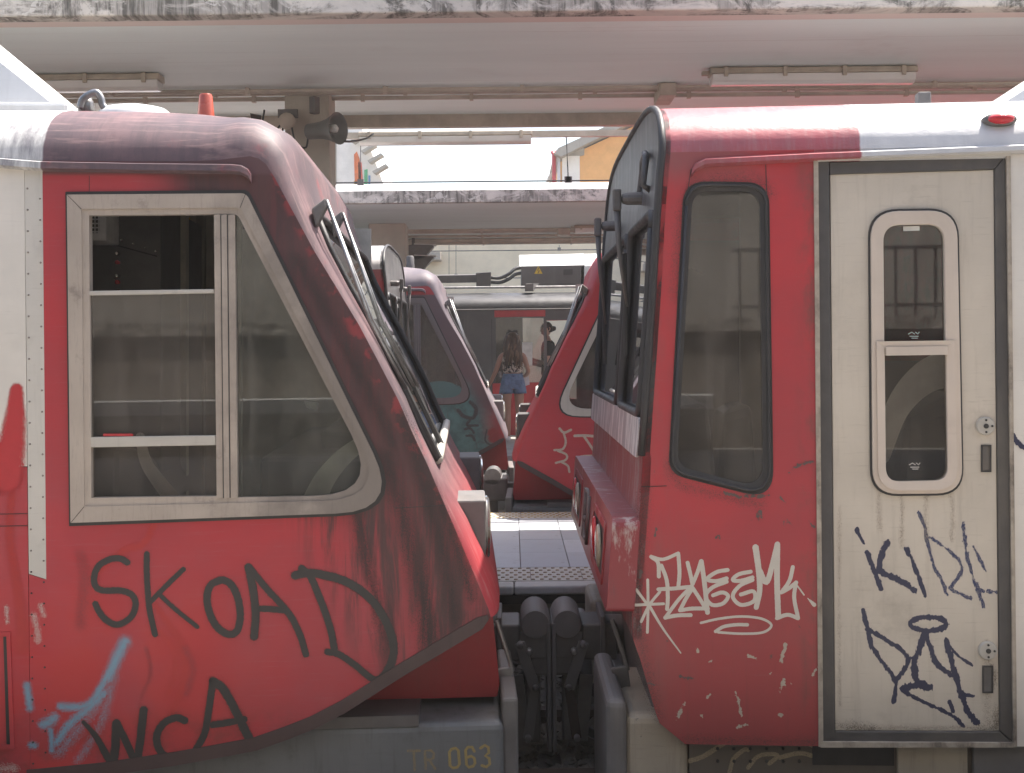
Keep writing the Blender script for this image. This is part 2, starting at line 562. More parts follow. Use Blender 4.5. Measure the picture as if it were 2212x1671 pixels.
M['doorwhite'] = worn_paint('brushed_door_skin', (.60, .535, .45), (.20, .16, .12), .34, .5, scr=.30)
M['pinkframe'] = worn_paint('pale_pink_window_frame', (.62, .53, .45), (.22, .17, .14), .15, .5)
M['jamb'] = simple('rust_stained_jamb', (.44, .38, .31), .7, scale=26, dirt=(.055, .038, .03), dirt_amt=1.0)
M['bumper'] = worn_paint('blue_grey_buffer_beam', (.165, .17, .175), (.06, .054, .048), .7, .55, (.34, .33, .31))
M['bumper2'] = worn_paint('scuffed_beige_buffer_beam', (.42, .36, .28), (.10, .085, .07), .55, .6, (.16, .15, .14))
M['under'] = worn_paint('dusty_underframe', (.15, .125, .10), (.06, .05, .045), .45, .7)
M['valance'] = worn_paint('dark_red_valance', (.30, .018, .024), (.08, .03, .03), .4, .5)
M['lip'] = worn_paint('grimy_lower_lip', (.07, .042, .04), (.03, .022, .022), .5, .55)
M['nearred'] = sloped_red('red_paint_with_soot_runs', 'near')
M['sprayred'] = sloped_red('red_paint_sprayed_turquoise', 'spray')
M['farred'] = sloped_red('plain_red_paint', 'far', -1)
M['nearshell'] = shell_mat('dusty_red_roof', 'dusty', FL.loc(92, 300)[0])
M['sprayshell'] = shell_mat('lilac_grey_roof', 'lilac')
M['farshell'] = shell_mat('red_nose_shell', 'red', None, -1)
M['roofbox'] = worn_paint('white_roof_fairing', (.68, .68, .67), (.34, .33, .33), .2, .4)

def flat_red(name):
    m = Mat(name); xdr = FR.loc(1764, 900)[0]
    x, y, z = m.xyz()
    c = m.mix(m.step(m.noise(1.5, 5, .6), .35, .7), RED2, (.49, .040, .050))
    # brown road film towards the skirt and the front corner
    film = m.mul(m.step(m.add(z, m.mul(m.noise(2.6, 5, .6), .7)), 1.25, .45), .62)
    c = m.mix(film, c, (.25, .068, .064))
    fr = m.mul(m.step(x, .78, .46), m.step(m.noise(1, 6, .7, m.scl(16, 3, 3)), .35, .7), .38)
    c = m.mix(fr, c, (.24, .09, .085))
    g = FR.loc(1560, 360)
    halo = m.mul(m.step(z, g[1] - .10, g[1] + .03), m.step(x, FR.loc(1700, 380)[0], FR.loc(1560, 380)[0]), .6)
    c = m.mix(halo, c, (.21, .10, .10))
    ch = m.step(m.noise(7.5, 7, .78, m.scl(1, 1, .9, off=(2, 1, 9))), .675, .69)
    c = m.mix(m.mul(ch, .9), c, (.13, .075, .07))
    spk = m.mul(m.step(m.noise(24, 4, .7, m.scl(1, 1, .8, off=(5, 5, 5))), .70, .72), m.step(z, 1.3, .3))
    c = m.mix(spk, c, (.09, .05, .05))
    sc = m.step(m.noise(1, 5, .7, m.scl(5, 5, 120)), .55, .75)
    c = m.mix(m.mul(sc, .22), c, (.33, .13, .12))
    dr = m.mul(m.step(m.noise(1, 6, .72, m.scl(38, 3, 1.4, off=(1, 0, 3))), .52, .70), m.step(z, 1.0, .2))
    c = m.mix(m.mul(dr, .35), c, (.16, .06, .055))
    ed = m.mul(m.step(x, xdr - .10, xdr), m.step(m.noise(5, 6, .72, m.scl(2, 1, 1)), .42, .66))
    c = m.mix(m.mul(ed, .7), c, (.13, .07, .06))
    m.base(c).rough(m.step(m.noise(5, 4), .3, .7, .40, .58)).spec(.4)
    m.bump(m.add(m.mul(m.noise(1, 4, .6, m.scl(30, 3, 3)), .4), m.mul(m.noise(1.8, 3), 3.0)), .10, .008)
    return m.m
M['flatred'] = flat_red('red_paint_with_brown_film')

def flat_roof(name, wu, sg=1, col=None):
    m = Mat(name)
    x, y, z = m.xyz(); u = m.mul(x, float(sg))
    nz = m.noise(2.4, 6, .65)
    red = m.mix(m.step(nz, .35, .65), (.27, .075, .085), (.40, .07, .085))
    red = m.mix(m.mul(m.step(m.noise(1, 6, .7, m.scl(30, 4, 5)), .45, .7), .4), red, (.34, .19, .19))
    wht = m.mix(m.step(nz, .3, .7), (.50, .50, .51), (.62, .61, .60))
    wht = m.mix(m.mul(streaks(m, 9, 2, .45, .7), .4), wht, (.33, .33, .35))
    wm = m.step(m.add(u, m.mul(m.noise(14, 3), .02)), wu, wu + .008)
    m.base(m.mix(wm, red, wht) if col is None else col).rough(m.step(nz, .3, .7, .34, .46)).spec(.6)
    m.bump(m.add(m.noise(26, 5, .65, m.scl(.6, 1, 1)), m.mul(m.noise(5, 3), 1.6)), .17, .012)
    return m.m
M['flatroof'] = flat_roof('crackled_red_and_white_roof', FR.loc(1862, 300)[0])
M['greyroof'] = flat_roof('pale_grey_roof', 5, -1, (.52, .50, .50))

def mask_mat(name):
    m = Mat(name)
    nz = m.noise(3, 6, .7)
    c = m.mix(m.step(nz, .35, .7), (.045, .042, .044), (.09, .083, .082))
    v = m.step(m.noise(1, 6, .72, m.scl(10, 24, 1.6)), .48, .7)
    c = m.mix(m.mul(v, .55), c, (.30, .285, .28))
    m.base(c).rough(.42).spec(.5)
    m.bump(nz, .1, .01)
    return m.m
M['mask'] = mask_mat('weathered_black_front')

def silver_mat(name, base, chip, lo=.47):
    m = Mat(name)
    v = m.step(m.noise(1, 6, .74, m.scl(8, 14, 2.4)), lo, lo + .10)
    c = m.mix(v, base, chip)
    c = m.mix(m.mul(m.step(m.noise(1, 6, .7, m.scl(9, 30, 2)), .5, .7), .5), c, (.07, .06, .06))
    m.base(c).rough(.4)
    m.bump(v, .15, .004)
    return m.m
M['silver'] = silver_mat('silver_band_worn', (.34, .32, .32), (.62, .60, .58))
M['fronthalf'] = silver_mat('red_front_worn_to_primer', (.24, .045, .05), (.30, .24, .23), .50)
M['housing'] = silver_mat('scraped_red_lamp_housing', (.25, .035, .042), (.40, .30, .28), .55)

# ------------------------------------------------------------------ sloped-nose car (type of the nearest left train)
EDGE_PX = [(60, 347), (300, 349), (400, 349), (470, 346), (515, 341), (540, 338), (559, 343), (575, 356), (593, 384), (640, 471), (680, 545), (728, 624), (775, 702), (818, 783), (860, 864), (892, 938), (925, 1008), (955, 1078), (984, 1145), (1012, 1212), (1040, 1279), (1056, 1318), (1060, 1334)]
LOW_PX = [(1042, 1351), (960, 1400), (874, 1451), (800, 1498), (746, 1532), (678, 1567), (620, 1590), (554, 1613), (470, 1629), (386, 1644), (224, 1668), (60, 1684)]
WIN_OUT = [(147, 422), (533, 419), (868, 1104), (155, 1129)]
WIN_MID = [(178, 453), (520, 450), (843, 1078), (184, 1094)]
WIN_IN = [(193, 466), (513, 463), (826, 1069), (198, 1081)]
WIN_R = [.003, .03, .15, .003]

HS = [.272, .270, .26, .243, .22, .19, .158, .122, .09, .062, .045, .034, .028, .026, .024, .022, .024, .032, .048, .054, .056, .05, .04]
def sloped_car(root, m, mats, name_win='cab_window', near=False, sh=0.0):
    # sh: the cab tapers in plan, so its cross-walls stay square to the track
    T = lambda v: Vector((m * v.x - sh * v.y, v.y, v.z))
    P = FL.loc
    rear = -6.5
    E = [Vector(P(*p)) for p in EDGE_PX]
    E = [Vector((rear, E[0].y))] + E
    low = [Vector(P(*p)) for p in LOW_PX]
    low = low + [Vector((rear, low[-1].y - .02))]
    wout = rp([P(*p) for p in WIN_OUT], WIN_R); wmid = rp([P(*p) for p in WIN_MID], WIN_R); win = rp([P(*p) for p in WIN_IN], WIN_R)
    hole = wmid
    xs = FL.loc(92, 800)[0]     # joint between cab and saloon panels
    outline = [tuple(v) for v in E[1:]] + [tuple(v) for v in low[:-1]]
    def clipu(pts, lo):
        return [p for p in pts if p[0] > lo]
    zt, zb = E[1].y, low[-2].y
    cab = [(xs, zt)] + clipu(outline, xs + .01) + [(xs, zb)]
    MB(T).plate(cab, [hole], 0, .035).build('cab_side_panel', mats['body'], root)
    MB(T).plate(cab, [hole], W - .035, W).build('cab_side_panel', mats['body'], root)
    MB(T).plate(cab, [hole], W - .048, W - .038).build('cab_lining', M['cabgrey'], root)
    # roof and front as one lofted shell with an opening for the windscreen
    H = []
    pts = [E[0], Vector((-4.5, E[0].y)), Vector((-3, E[0].y))] + E[1:]
    n = len(pts)
    prof = []
    for i, p in enumerate(pts):
        d = (pts[min(i + 1, n - 1)] - pts[max(i - 1, 0)]).normalized()
        nn = Vector((-d.y, d.x))
        k = i - 3
        h = .272 if k < 0 else HS[k]
        prof.append((p, nn, h))
    ns = 26
    def surf(i, j, off=0.0):
        p, nn, h = prof[i]
        s = .5 - .5 * math.cos(math.pi * j / ns)
        q = abs(2 * s - 1)
        c = h * (max(0, 1 - q ** (5 if i < 7 else min(14, 5 + 1.8 * (i - 6))))) ** .5 + off
        return Vector((p.x + nn.x * c, W * s, p.y + nn.y * c))
    t0, t1 = 3 + 9, 3 + 16
    j0, j1 = 4, ns - 4
    V = [surf(i, j) for i in range(n) for j in range(ns + 1)]
    Fc = []
    for i in range(n - 1):
        for j in range(ns):
            if t0 <= i < t1 and j0 <= j < j1: continue
            a = i * (ns + 1) + j
            Fc.append((a, a + 1, a + ns + 2, a + ns + 1))
    mb = MB(T); mb.add(V, Fc)
    mb.build('roof_and_nose_shell', mats['shell'], root, smooth=True, recalc=True, autos=50)
    mb = MB(T); V = [surf(i, j, -.012) for i in range(t0, t1 + 1) for j in range(j0, j1 + 1)]
    c = j1 - j0 + 1
    mb.add(V, [(a * c + b, a * c + b + 1, (a + 1) * c + b + 1, (a + 1) * c + b) for a in range(t1 - t0) for b in range(c - 1)])
    ws = mb.build('windscreen', M['glass2'], root, smooth=True)
    border = [surf(t0, j, .004) for j in range(j0, j1 + 1)] + [surf(i, j1, .004) for i in range(t0 + 1, t1 + 1)] + [surf(t1, j, .004) for j in range(j1 - 1, j0 - 1, -1)] + [surf(i, j0, .004) for i in range(t1 - 1, t0 - 1, -1)]
    MB(T).tube(border, .014, 6).build('windscreen_seal', M['black'], ws, smooth=True)
    MB(T).tube([surf(t1, j, .012) for j in range(j0, j1 + 1)], .021, 6).build('sill_bead', M['alup'], ws, smooth=True)
    # lower lip, valance, buffer beam
    lipo = [Vector(P(1056, 1330))] + low[:-1]
    mb = MB(T)
    ins = []
    for i, p in enumerate(lipo):
        d = (lipo[min(i + 1, len(lipo) - 1)] - lipo[max(i - 1, 0)]).normalized()
        ins.append(p + Vector((d.y, -d.x)) * (.034 if i else .005))
    k = len(lipo)
    V = [(p.x, -.010, p.y - .012) for p in lipo] + [(p.x, -.006, p.y) for p in ins] + [(p.x, .06, p.y) for p in ins] + [(p.x, .06, p.y - .012) for p in lipo]
    Fc = []
    for i in range(k - 1):
        for a, b in ((0, 1), (1, 2), (2, 3), (3, 0)):
            Fc.append((a * k + i, a * k + i + 1, b * k + i + 1, b * k + i))
    mb.add(V, Fc); mb.build('lower_lip', M['lip'], root, smooth=True, autos=40)
    a = FL.loc(840, 1330, .26); b = FL.loc(1066, 1335, .26); cc = FL.loc(1076, 1494, .26); d = FL.loc(800, 1530, .26)
    pv = rp([(-1.7, .5), (b[0] - .02, .5), (cc[0], cc[1] + .03), (cc[0] - .01, cc[1] - .02), (-1.7, cc[1] - .02)], [.0, .02, .02, .01, .0], 4)
    MB(T).plate(pv, [], .26, W - .26).build('front_valance', M['valance'], root, bevel=.02)
    e = FL.loc(1087, 1559, .04)
    for wa, wb in ((.04, .88), (W - .60, W - .04)):
        MB(T).box(-1.75, e[0], wa, wb, -.36, e[1]).build('buffer_beam', mats.get('beam', M['bumper']), root, bevel=.03, seg=3)
        MB(T).box(e[0] - .004, e[0] + .055, wa + .03, wb - .05, -.36, e[1] + (.075 if wa < 1 else -.06)).build('buffer_plate', M['darkgrey'], root, bevel=.012)
    MB(T).box(-1.75, e[0] - .45, .89, W - .89, -.36, e[1] - .01).build('headstock', M['blackmetal'], root)
    # cab window
    wr = empty('w'); bpy.data.objects.remove(wr)
    MB(T).ring(rp([P(*p) for p in [(142, 415), (537, 411), (880, 1110), (150, 1137)]], [.003, .03, .16, .003]), wout, -.004, .03).build('window_gasket', M['black'], root)
    fr = MB(T).ring(wout, wmid, -.014, .03, -.012).build(name_win, mats['frame'], root, smooth=False)
    MB(T).ring(wmid, win, -.006, .035, -.004).build('inner_frame', mats['frame'], fr)
    zt_ = P(485, 464)[1]; zb_ = P(490, 1076)[1]
    for (xa, xb, yy) in ((463, 477, -.008), (479, 491, -.010), (493, 508, -.008)):
        MB(T).plate([P(xa, 465), P(xb, 464), P(xb + 6, 1075), P(xa + 6, 1077)], [], yy, .03).build('mullion', mats['frame'], fr)
    # glass
    if near:
        MB(T).plate([P(192, 634), P(463, 632), P(467, 948), P(195, 952)], [], .012, .016).build('sash_glass', M['glass'], fr)
        MB(T).plate([P(195, 960), P(467, 956), P(470, 1080), P(196, 1083)], [], .022, .026).build('lower_glass', M['glass'], fr)
        MB(T).plate([P(193, 629), P(463, 625), P(463, 634), P(193, 639)], [], -.004, .022).build('sash_bar', M['alup'], fr, bevel=.003)
        MB(T).plate([P(196, 945), P(466, 941), P(467, 962), P(197, 967)], [], -.006, .024).build('sash_bar', M['alup'], fr, bevel=.003)
        MB(T).plate([P(196, 1076), P(470, 1072), P(470, 1084), P(196, 1088)], [], -.005, .03).build('sill_strip', mats['frame'], fr)
        for (x, y0, y1) in ((478, 466, 1076), (492, 465, 1075)):
            MB(T).tube([(P(x, y0)[0], -.009, P(x, y0)[1]), (P(x + 6, y1)[0], -.009, P(x + 6, y1)[1])], .0022, 5).build('mullion_groove', M['black'], fr)
    else:
        MB(T).plate([P(192, 462), P(463, 462), P(470, 1080), P(196, 1083)], [], .014, .018).build('side_glass', M['glass'], fr)
        MB(T).plate([P(193, 700), P(463, 697), P(463, 706), P(193, 710)], [], -.004, .013).build('sash_bar', mats['frame'], fr)
    MB(T).plate(rp([P(509, 463), P(516, 463), P(828, 1070), P(515, 1078)], [.002, .01, .13, .002]), [], .014, .018).build('quarter_glass', M['glass2'] if near else M['glass'], fr)
    # rear half: floor, end wall, saloon side beyond, interior partition
    MB(T).box(rear, -.35, .04, W - .04, .02, .06).build('floor', M['cabdark'], root)
    MB(T).plate([(rear, zb), (xs - .002, zb), (xs - .002, zt), (rear, zt)], [], W - .03, W).build('far_side_panel', mats['body'], root)
    MB(T).box(rear - .03, rear, 0, W, -.1, zt).build('end_wall', M['cabdark'], root)
    pu = P(345, 500, 1.0)[0]
    MB(T).box(-2.05, -2.0, .05, W - .05, .06, zt + .05).build('cab_partition', M['cabgrey'], root)
    # far wall lining seen through the glass
    MB(T).box(-1.99, P(780, 600, W - .1)[0], W - .09, W - .05, .06, zt).build('far_wall_lining', M['cabolive'], root)
    MB(T).plate([(-2, 2.13), (-.9, 2.13), (-.9, 2.17), (-2, 2.17)], [], .1, W - .1).build('cab_ceiling', M['cabgrey'], root)
    # headlamp boxes on the nose
    for wa in (.20, W - .20 - .34):
        x0 = P(962, 1150)[0]
        zt2, zb2 = P(1000, 1096)[1], P(1040, 1245)[1]
        xa, xf = P(975, 1096)[0], P(1048, 1096, .2)[0]
        mb = MB(T)
        mb.hexa([(xa - .06, wa, zt2), (xa - .06, wa + .34, zt2), (xf, wa + .34, zt2), (xf, wa, zt2),
                 (xa + .03, wa, zb2), (xa + .03, wa + .34, zb2), (xf - .005, wa + .34, zb2), (xf - .005, wa, zb2)])
        hb = mb.build('headlamp_box', mats.get('lampbox', M['darkgrey']), root, bevel=.008)
        cz = zb2 + .125
        MB(T).lathe([(.118, -.012), (.122, .006), (.112, .014)], (xf, wa + .17, cz), 'X', 24).build('lamp_rim', M['chrome'], hb, smooth=True, autos=35)
        MB(T).lathe([(.110, .004), (.109, .009), (.09, .015), (.05, .019), (.002, .020)], (xf, wa + .17, cz), 'X', 24).build('lamp_lens', M['lens'], hb, smooth=True)
    # wipers hanging from the brow
    for jj in ((3, 8) if near else (3, 7)):
        q = surf(t0, jj, .03); r_ = surf(t1 - 2, jj + 1, .014); 
        h0 = surf(t0 - 1, jj, 0.0) * .3 + surf(t0, jj, 0.0) * .7
        br = MB(T).hexa([h0 + Vector((0.02, -.035, -.03)), h0 + Vector((0.02, .035, -.03)), q + Vector((.03, .025, .045)), q + Vector((.03, -.025, .045)),
                         h0 + Vector((.035, -.035, -.10)), h0 + Vector((.035, .035, -.10)), q + Vector((.035, .02, .012)), q + Vector((.035, -.02, .012))]).build('wiper_bracket', M['blackmetal'], root, bevel=.01)
        s0 = q + Vector((.03, -.012, .035)); s1 = q + Vector((.03, .018, .035))
        mid = surf((t0 + t1) // 2, jj, .016); 
        MB(T).tube([s0, mid + Vector((0, -.012, 0)), r_], .007, 6).build('wiper_arm', M['steel'], br, smooth=True)
        MB(T).tube([s1, mid + Vector((0.01, .02, .0)), r_ + Vector((.01, .01, .01))], .005, 6).build('wiper_arm', M['steel'], br, smooth=True)
        MB(T).tube([surf(t0 + 3, jj + 1, .018), surf(t1, jj + 1, .018)], .012, 6).build('wiper_blade', M['black'], br)
    # drip rail
    gp = [(rear, P(0, 352)[1])] + [P(*p) for p in ((0, 354), (90, 361), (300, 365), (500, 367), (522, 369), (537, 377), (544, 388))]
    mb = MB(T)
    up = []; 
    for i, p in enumerate(gp):
        up.append((p[0], -.024, p[1] + .012))
    k = len(gp)
    V = [(p[0], .0, p[1] + .020) for p in gp] + [(p[0], -.024, p[1] + .014) for p in gp] + [(p[0], -.028, p[1] - .008) for p in gp] + [(p[0], .0, p[1] - .016) for p in gp]
    mb.add(V, [(a * k + i, a * k + i + 1, (a + 1) * k + i + 1, (a + 1) * k + i) for a in range(3) for i in range(k - 1)] + [(k - 1, 2 * k - 1, 3 * k - 1, 4 * k - 1)])
    mb.build('drip_rail', mats['shell'], root, smooth=True, autos=40)
    return T, surf
# ================================================================== nearest left train
c7, c8, c5 = crop(0, 1600, 1.9336), crop(1000, 1500, 1.7336), crop(1000, 700, 2.089)
c9, c10, c4 = crop(1850, 1550, 1.8282), crop(2550, 1500, 1.7331), crop(1250, 750, 2.228)
P = FL.loc
PXM = 4.5 / F           # metres per display pixel on the near side planes
L1 = empty('sloped_nose_train', (0, 4.5, 0), .06)
tag(L1, 'nearest red train with sloped nose, black SKOAD and WCA graffiti and aluminium cab window', 'train')
T1, surf1 = sloped_car(L1, 1, dict(body=M['nearred'], shell=M['nearshell'], frame=M['alu'], lampbox=M['darkgrey']), near=True, sh=-.022)
rear = -6.5
zb1 = P(60, 1684)[1] - .01
# riveted joint strip and the saloon panels behind it
xs = P(92, 800)[0]
strip = [P(53, 346), P(91.5, 346), P(104, 1684), P(66, 1684)]
MB().plate([strip[0], strip[1], P(100, 1252), P(62.5, 1240)], [], -.0004, .03).build('joint_strip', M['whited'], L1)
MB().plate([P(62.7, 1241.5), P(100, 1253.5), strip[2], strip[3]], [], -.0003, .03).build('joint_strip', M['nearred'], L1, )
rv, low_rv = None, False
for y in range(408, 1660, 46):
    if y > 1230 and not low_rv: rv, low_rv = None, True
    for sx, off in ((0.16, 0), (.86, 22)):
        f = (y + off - 376) / (1684 - 376)
        x = 53 + 13 * f + sx * 38.5
        q = P(x, y + off)
        if rv is None:
            rv = MB().lathe([(.0036, 0), (.0036, -.001), (.002, -.0024), (.0003, -.0028)], (0, 0, 0), 'Y', 8).build('rivet', M['lip'] if low_rv else M['alu'], L1); o = rv
        else:
            o = copy_of(rv, L1)
        o.location = (q[0], -.001, q[1])
MB().plate([(rear, P(0, 346)[1]), P(52.3, 346), P(58.6, 1008), (rear, P(0, 1016)[1])], [], .0, .03).build('saloon_panel', M['white'], L1)
pl = [(rear, P(0, 1017.5)[1]), P(58.6, 1009.5), P(65.4, 1684), (rear, zb1)]
MB().plate(pl, [], .0005, .03).build('saloon_panel', M['nearred'], L1)
MB().tube([(rear, -.001, P(0, 1114)[1]), (P(60, 1110)[0], -.001, P(60, 1110)[1])], .0016, 4).build('panel_seam', M['black'], L1)
MB().tube([(rear, -.001, P(0, 1139)[1]), (P(60, 1136)[0], -.001, P(60, 1136)[1])], .0016, 4).build('panel_seam', M['black'], L1)
MB().tube([(P(853, 1098)[0], -.0006, P(853, 1098)[1]), (P(962, 1092)[0], -.0006, P(962, 1092)[1])], .0016, 4).build('panel_seam', M['black'], L1)
MB().tube([(P(193, 375)[0], -.0006, P(193, 380)[1]), (P(193, 412)[0], -.0006, P(193, 414)[1])], .0012, 4).build('panel_seam', M['black'], L1)
for a_, b_ in (((156, 1128), (184, 1094)), ((148, 423), (178, 453)), ((532, 420), (520, 450))):
    MB().tube([(P(*a_)[0], -.0136, P(*a_)[1]), (P(*b_)[0], -.0126, P(*b_)[1])], .0012, 4).build('mitre_joint', M['black'], L1)
# small recessed hatch at the lower left
hp = [P(-140, 1368), P(23, 1365), P(32, 1618), P(-140, 1622)]
ht = MB().ring(hp, [P(-132, 1376), P(15, 1374), P(23, 1609), P(-132, 1613)], -.006, .02).build('side_hatch', M['nearred'], L1)
MB().plate([P(-131, 1377), P(7, 1375), P(14, 1608), P(-131, 1612)], [], .004, .01).build('hatch_door', M['valance'], ht)
MB().plate([P(7.5, 1376), P(14.5, 1375), P(22.5, 1608), P(14.5, 1608)], [], -.002, .01).build('hatch_seal', M['black'], ht)

# graffiti: black letters, then soft spray
INK = paintmark('black_spray_letters', (.046, .041, .039), .34, .02, rough=.6)
MIST = paintmark('black_overspray', (.06, .05, .05), 2.2, .05, .5, rough=.6, scale=14)
layer = [-.0006]
def stroke(frame, parent, name, cv, strokes, mat, T=None, w0=None, smooth=True):
    mb = MB(T)
    for wd, pts in strokes:
        layer[0] -= .00002
        q = [frame.loc(*cv(*p)) for p in pts]
        k = PXM if frame in (FL, FR) else frame.Y0 / F
        sc = {c7: 1.9336, c8: 1.7336, c9: 1.8282, c10: 1.7331, c5: 2.089, c4: 2.228}[cv] * 1.4747
        wm = tuple(x / sc * k for x in wd) if isinstance(wd, tuple) else wd / sc * k
        mb.ribbon(q, wm, (layer[0] if w0 is None else w0), smooth=smooth)
        if name in ('spray_mark', 'dirt_patch') and (wd, pts) != strokes[-1]:
            mb.build(name, mat, parent, recalc=False); mb = MB(T)
    return mb.build(name, mat, parent, recalc=False)
def ell(cx, cy, rx, ry, n=14, a0=0):
    return [(cx + rx * math.cos(a0 + 2 * math.pi * k / n), cy + ry * math.sin(a0 + 2 * math.pi * k / n)) for k in range(n + 1)]
def G(strokes, cv=c7, mat=INK, name='graffiti_letter'):
    if mat is INK: strokes = [((a[0] * 1.2, a[1] * 1.2) if isinstance(a, tuple) else a * 1.2, b) for a, b in strokes]
    if mat is INK:
        for st in strokes: stroke(FL, L1, 'overspray', cv, [((st[0][0] * 2.1, st[0][1] * 2.1) if isinstance(st[0], tuple) else st[0] * 2.1, st[1])], MIST)
    return stroke(FL, L1, name, cv, strokes, mat)
BLUE = paintmark('pale_blue_spray', (.22, .36, .48), 1.0, .04, .95, scale=14)
BLUE2 = paintmark('thin_pale_blue_spray', (.26, .34, .44), 1.2, .05, .5, scale=12)
BRED = paintmark('bright_red_spray', (.52, .040, .038), .8, .05, .7, scale=14)
DRED = paintmark('dull_red_spray', (.34, .045, .055), 1.0, .05, .5, scale=14)
SRED = paintmark('solid_red_spray', (.50, .036, .044), .5, .02, 1.0, scale=14)
WHT = paintmark('white_spray_mist', (.62, .50, .46), 1.0, .15, .55, scale=20)
G([((110, 70), [(140, 900), (130, 700), (90, 420), (60, 200), (75, -100)]), (70, [(960, 120), (880, 260), (760, 300), (560, 470)])], c7, BRED, 'spray_mark')
G([(120, [(500, 330), (520, 480), (500, 700), (495, 760)])], c7, DRED, 'spray_mark')
G([(60, [(960, 640), (1060, 780), (1120, 900), (1140, 1020), (1110, 1180), (1060, 1290)]), (44, [(990, 800), (1060, 900), (1080, 1040), (1030, 1190)])], c7, BRED, 'spray_mark')
G([(70, [(1140, 900), (1190, 1020), (1150, 1180)]), (50, [(900, 900), (930, 1050), (870, 1200)])], c7, DRED, 'spray_mark')
G([(125, [(768, 860), (720, 960), (670, 1080)]), (85, [(700, 990), (640, 1110), (590, 1200)])], c7, BLUE, 'spray_mark')
G([(88, [(610, 1180), (540, 1250), (450, 1262), (375, 1258)]), (95, [(640, 1180), (560, 1260), (430, 1370), (350, 1480)]), (110, [(335, 1330), (305, 1352), (270, 1370)]), (80, [(165, 1130), (175, 1190), (185, 1270)]), (75, [(190, 1495), (215, 1500)]), (60, [(310, 1400), (318, 1460), (320, 1530)])], c7, BLUE, 'spray_mark')
G([(120, [(700, 1080), (660, 1220), (640, 1320)]), (130, [(620, 1230), (500, 1380), (360, 1540)]), (90, [(640, 1330), (560, 1480), (480, 1590)])], c7, BLUE2, 'spray_mark')
G([(70, [(210, 700), (230, 800), (235, 850)]), (60, [(250, 640), (270, 700)]), (50, [(40, 650), (45, 740)]), (90, [(-20, 1640), (90, 1640)])], c7, WHT, 'spray_mark')
cL = lambda x, y: (x, y)
def GD(strokes, mat, name='spray_mark'):       # display-pixel coordinates
    mb = MB()
    for wd, pts in strokes:
        layer[0] -= .00002
        wm = tuple(x * PXM for x in wd) if isinstance(wd, tuple) else wd * PXM
        mb.ribbon([P(*p) for p in pts], wm, layer[0])
        if (wd, pts) != strokes[-1]:
            mb.build(name, mat, L1, recalc=False); mb = MB()
    return mb.build(name, mat, L1, recalc=False)
GD([((34, 90), [(36, 842), (33, 900), (26, 960), (14, 1030)])], SRED)
GD([((40, 110), [(20, 950), (-6, 1000), (-60, 1040)])], SRED)
GD([(16, [(200, 1090), (235, 1098), (262, 1092)]), (10, [(330, 1124), (340, 1122)]), (9, [(262, 950), (268, 960)]), (14, [(187, 1060), (190, 1080)]), (7, [(225, 940), (285, 940)])], SRED)
NSOOT = paintmark('nose_soot_run', (.055, .042, .042), 1.5, .34, .9, rough=.7, scale=30, aniso=.12)
GD([((70, 110), [(835, 985), (862, 1080), (890, 1190), (915, 1300), (930, 1400)])], NSOOT, 'soot_run')
GD([((60, 90), [(868, 900), (905, 1010), (940, 1130), (968, 1240), (985, 1340)])], NSOOT, 'soot_run')
GD([((50, 80), [(770, 1112), (792, 1200), (812, 1300), (840, 1400)])], NSOOT, 'soot_run')
GD([((44, 60), [(930, 1050), (965, 1130), (995, 1210), (1018, 1290)])], NSOOT, 'soot_run')
GD([((80, 60), [(640, 560), (720, 700), (800, 850), (850, 960)])], NSOOT, 'soot_run')
DR = [(40, [(785, 372), (740, 348), (680, 352), (610, 392), (580, 460), (592, 522), (640, 545), (740, 545), (808, 568), (836, 620), (820, 690), (770, 738), (710, 754), (650, 722), (610, 672), (588, 628)])]
G(DR)
G([(37, [(905, 320), (905, 450), (920, 650), (955, 815)]), (33, [(1130, 415), (1050, 490), (930, 612)]), (28, [(975, 562), (1080, 660), (1215, 768)])])
G([(46, [(1365, 480), (1302, 508), (1276, 580), (1290, 680), (1340, 772), (1410, 815), (1462, 790), (1480, 700), (1468, 600), (1430, 515), (1385, 483), (1352, 482)])])
G([(50, [(1530, 400), (1556, 520), (1575, 680), (1566, 828)]), (42, [(1535, 400), (1640, 530), (1775, 680), (1845, 810), (1885, 938)]), (40, [(1600, 656), (1680, 660), (1750, 666)])])
def c78(x, y): return x, y
dpts = [(1820, 450), (1880, 437)]
def to8(p):   # display -> crop8 coordinates
    return ((p[0] * 1.4747 - 1000) * 1.7336, (p[1] * 1.4747 - 1500) * 1.7336)
top = [to8(c7(*p)) for p in [(1818, 452), (1870, 440), (1950, 440)]] + [(60, 578), (150, 602), (250, 655), (340, 738), (405, 850), (440, 965), (428, 1060), (385, 1135), (345, 1162)]
stem = [to8(c7(*p)) for p in [(1858, 408), (1915, 465), (1985, 630), (2035, 780), (2060, 905)]]
G([(48, top), (40, stem), (38, [(75, 1000), (140, 1015), (230, 1075), (300, 1135), (350, 1160)])], c8)
G([((24, 56), [(515, 1355), (590, 1440), (655, 1555), (692, 1605)]), (54, [(698, 1600), (712, 1500), (718, 1362)]), (46, [(720, 1362), (770, 1460), (815, 1560), (840, 1605)]), (50, [(846, 1600), (868, 1440), (886, 1280)])])
G([(46, [(1138, 1345), (1085, 1328), (1010, 1362), (966, 1440), (985, 1530), (1050, 1574), (1130, 1562)])])
G([(44, [(1205, 1528), (1262, 1420), (1290, 1260), (1312, 1102)]), (54, [(1312, 1102), (1375, 1150), (1440, 1262), (1500, 1385), (1552, 1488)]), (42, [(1310, 1372), (1400, 1358), (1505, 1338)])])
